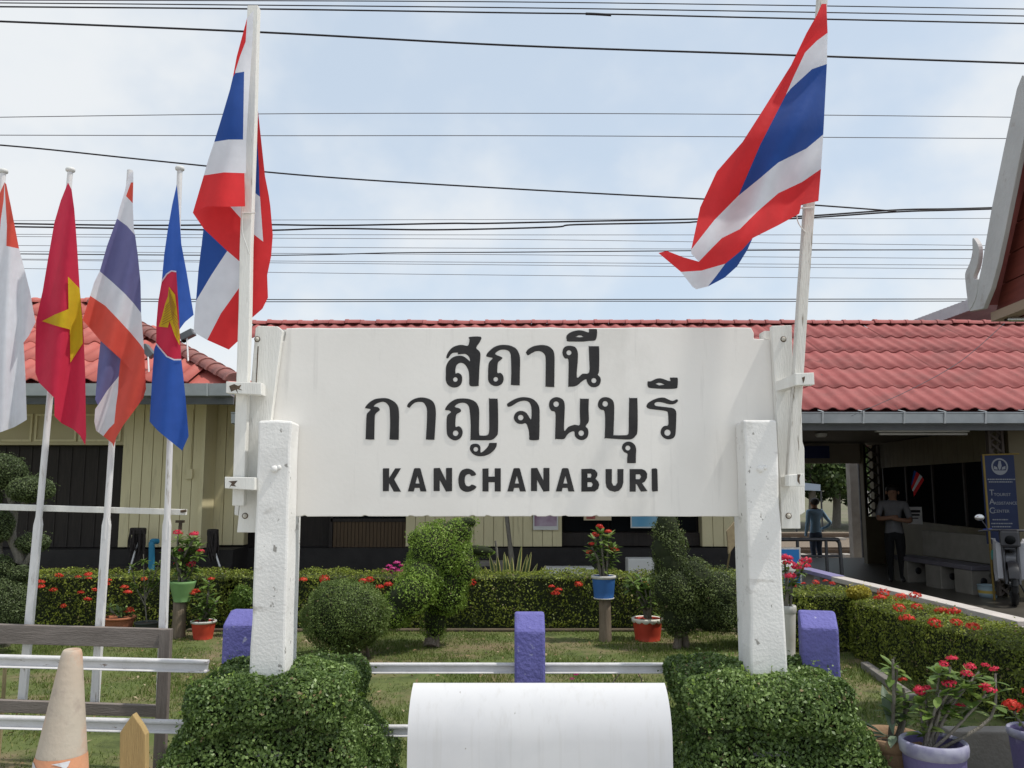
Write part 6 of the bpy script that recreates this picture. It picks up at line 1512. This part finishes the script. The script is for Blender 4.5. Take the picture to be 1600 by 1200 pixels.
for i in range(41):
    f = i / 40; q0 = a + e * f; q1 = b + e * f; dz = .03 * (1 if i % 2 else -1); vs += [q0 + Vector((0, 0, dz - .1)), q1 + Vector((0, 0, dz - .1))]
mb.add(vs, [(i * 2, i * 2 + 1, i * 2 + 3, i * 2 + 2) for i in range(40)]); mb.build('roof_sheet', cm, t)
for p in (a + e * .5 + Vector((.6, 0, 0)), b + e * .6): MB().tube([(p.x, p.y + .8, -.4), (p.x, p.y + .8, p.z - .1)], .07, 8).build('post', steel_m, t)

# floodlights on the left roof
for px, py, lab in ((292, 524, 'grey floodlight on a bracket above the hipped roof beside the blue flag'), (231, 548, 'dark floodlight with pale arm on the hipped roof between the small flags')):
    D = 11.6; t = thing('floodlight', lab, 'floodlight', tuple(P(px, py, D)))
    c = P(px, py, D); T = Matrix.Translation(c) @ Matrix.Rotation(R(-28 if px > 260 else 50), 4, 'Y')
    MB().box(-.09, -.06, -.05, .11, .06, .05, T).build('housing', gutter_d, t, .01); MB().box(-.1, -.066, -.06, -.05, .066, -.051, T).build('glass', glass_dark, t)
    MB().tube([c, P(px + 2, py + 40, D - .2)], .012, 6).build('arm', rail_m, t)

# ------------------------------------------------------------------ OVERHEAD CABLES
def cable(pts, w, D, lab, mat=cable_m, group=None, sub=8):
    pp = [Vector((x, y, 0)) for x, y in pts]; c = catmull(pp, False, sub)
    path = [P(q.x, q.y, D) for q in c]
    if pts[0][0] < 0: path = [path[0] + (path[0] - path[1]) * 3] + path
    if pts[-1][0] > 1600: path = path + [path[-1] + (path[-1] - path[-2]) * 3]
    o = MB().tube(path, w * .85 / F * D / 2, 6).build('overhead_cable', mat); tag(o, lab, 'cable', group); return o
G1 = 'cables along the top edge of the sky'
cable([(-60, 0), (400, 1), (800, 3), (1200, 8), (1660, 15)], 2.0, 15.0, 'uppermost black cable along the top edge of the sky', group=G1)
cable([(-60, 4), (400, 8), (800, 12), (1200, 18), (1660, 26)], 2.2, 14.8, 'black cable second from the top edge of the sky', group=G1)
cable([(-60, 10), (400, 14), (800, 20), (945, 22), (1200, 28), (1660, 38)], 3.0, 14.6, 'black cable with a taped splice near its middle at the top of the sky', group=G1)
cable([(915, 21.5), (930, 22), (955, 23.5)], 5, 14.58, 'black taped splice wrapped round the third cable from the top', group=G1, sub=4)
cable([(-60, 31), (400, 50), (800, 71), (1200, 85), (1660, 101)], 3.8, 14.0, 'thick black cable sloping down to the right across both tall flags')
cable([(-60, 184), (400, 178), (800, 177), (1200, 179), (1660, 184)], 1.5, 17.0, 'upper of two thin grey wires crossing the middle of the sky', wire_m)
cable([(-60, 211), (400, 212), (800, 212), (1200, 214), (1660, 217)], 1.5, 17.0, 'lower of two thin grey wires crossing the middle of the sky', wire_m)
cable([(-60, 222), (60, 232), (250, 252), (500, 276), (800, 295), (1100, 311), (1250, 319), (1400, 330)], 3.0, 13.6, 'black cable drooping from upper left to join the twisted pair at right')
cable([(-60, 348), (200, 352), (400, 351), (490, 352), (550, 352), (700, 349), (760, 349), (900, 346), (1100, 342), (1250, 338), (1400, 328), (1500, 326), (1660, 321)], 3.2, 14.2, 'upper black cable of the slack twisted pair above the roof')
cable([(-60, 353), (200, 357), (400, 360), (520, 357), (680, 359), (860, 355), (900, 351), (1060, 348), (1100, 346), (1250, 341), (1400, 331), (1500, 328), (1660, 323)], 3.2, 14.1, 'lower black cable of the slack twisted pair above the roof')
G2 = 'thin wires bundled above the station roof'
for y0, y1, y2, w, nm in ((345, 343, 341, 1.0, 'topmost'), (366, 367, 367, 1.0, 'second highest'), (369, 374, 385, 1.0, 'third highest, right-sloping'), (383, 388, 391, 1.0, 'fourth highest'), (392, 398, 405, 1.0, 'fifth highest'), (404, 410, 415, 1.0, 'third lowest'), (405, 414, 421, 1.0, 'second lowest'), (418, 430, 437, 1.0, 'lowest, most sloping')):
    cable([(-60, y0), (400, y0 + (y1 - y0) * .6), (800, y1), (1200, (y1 + y2) / 2), (1660, y2)], w, 19.0, nm + ' thin grey wire of the close bundle above the station roof', wire_m, G2)
cable([(-60, 396), (400, 399), (620, 395), (800, 394), (1200, 391), (1660, 390)], 2.0, 18.5, 'darker wire running through the close bundle above the station roof', cable_m)
cable([(-60, 466), (400, 468), (800, 468), (1200, 467.5), (1660, 467)], 1.8, 18.0, 'upper of the black pair of wires skimming the roof ridge')
cable([(-60, 470), (400, 471.5), (800, 470.5), (1200, 471), (1660, 470)], 1.6, 18.05, 'lower of the black pair of wires skimming the roof ridge')
cable([(1330, 650), (1420, 610), (1500, 565), (1570, 505)], 1.2, 11.2, 'thin slack wire slanting across the red roof to the pavilion', wire_m, sub=8)
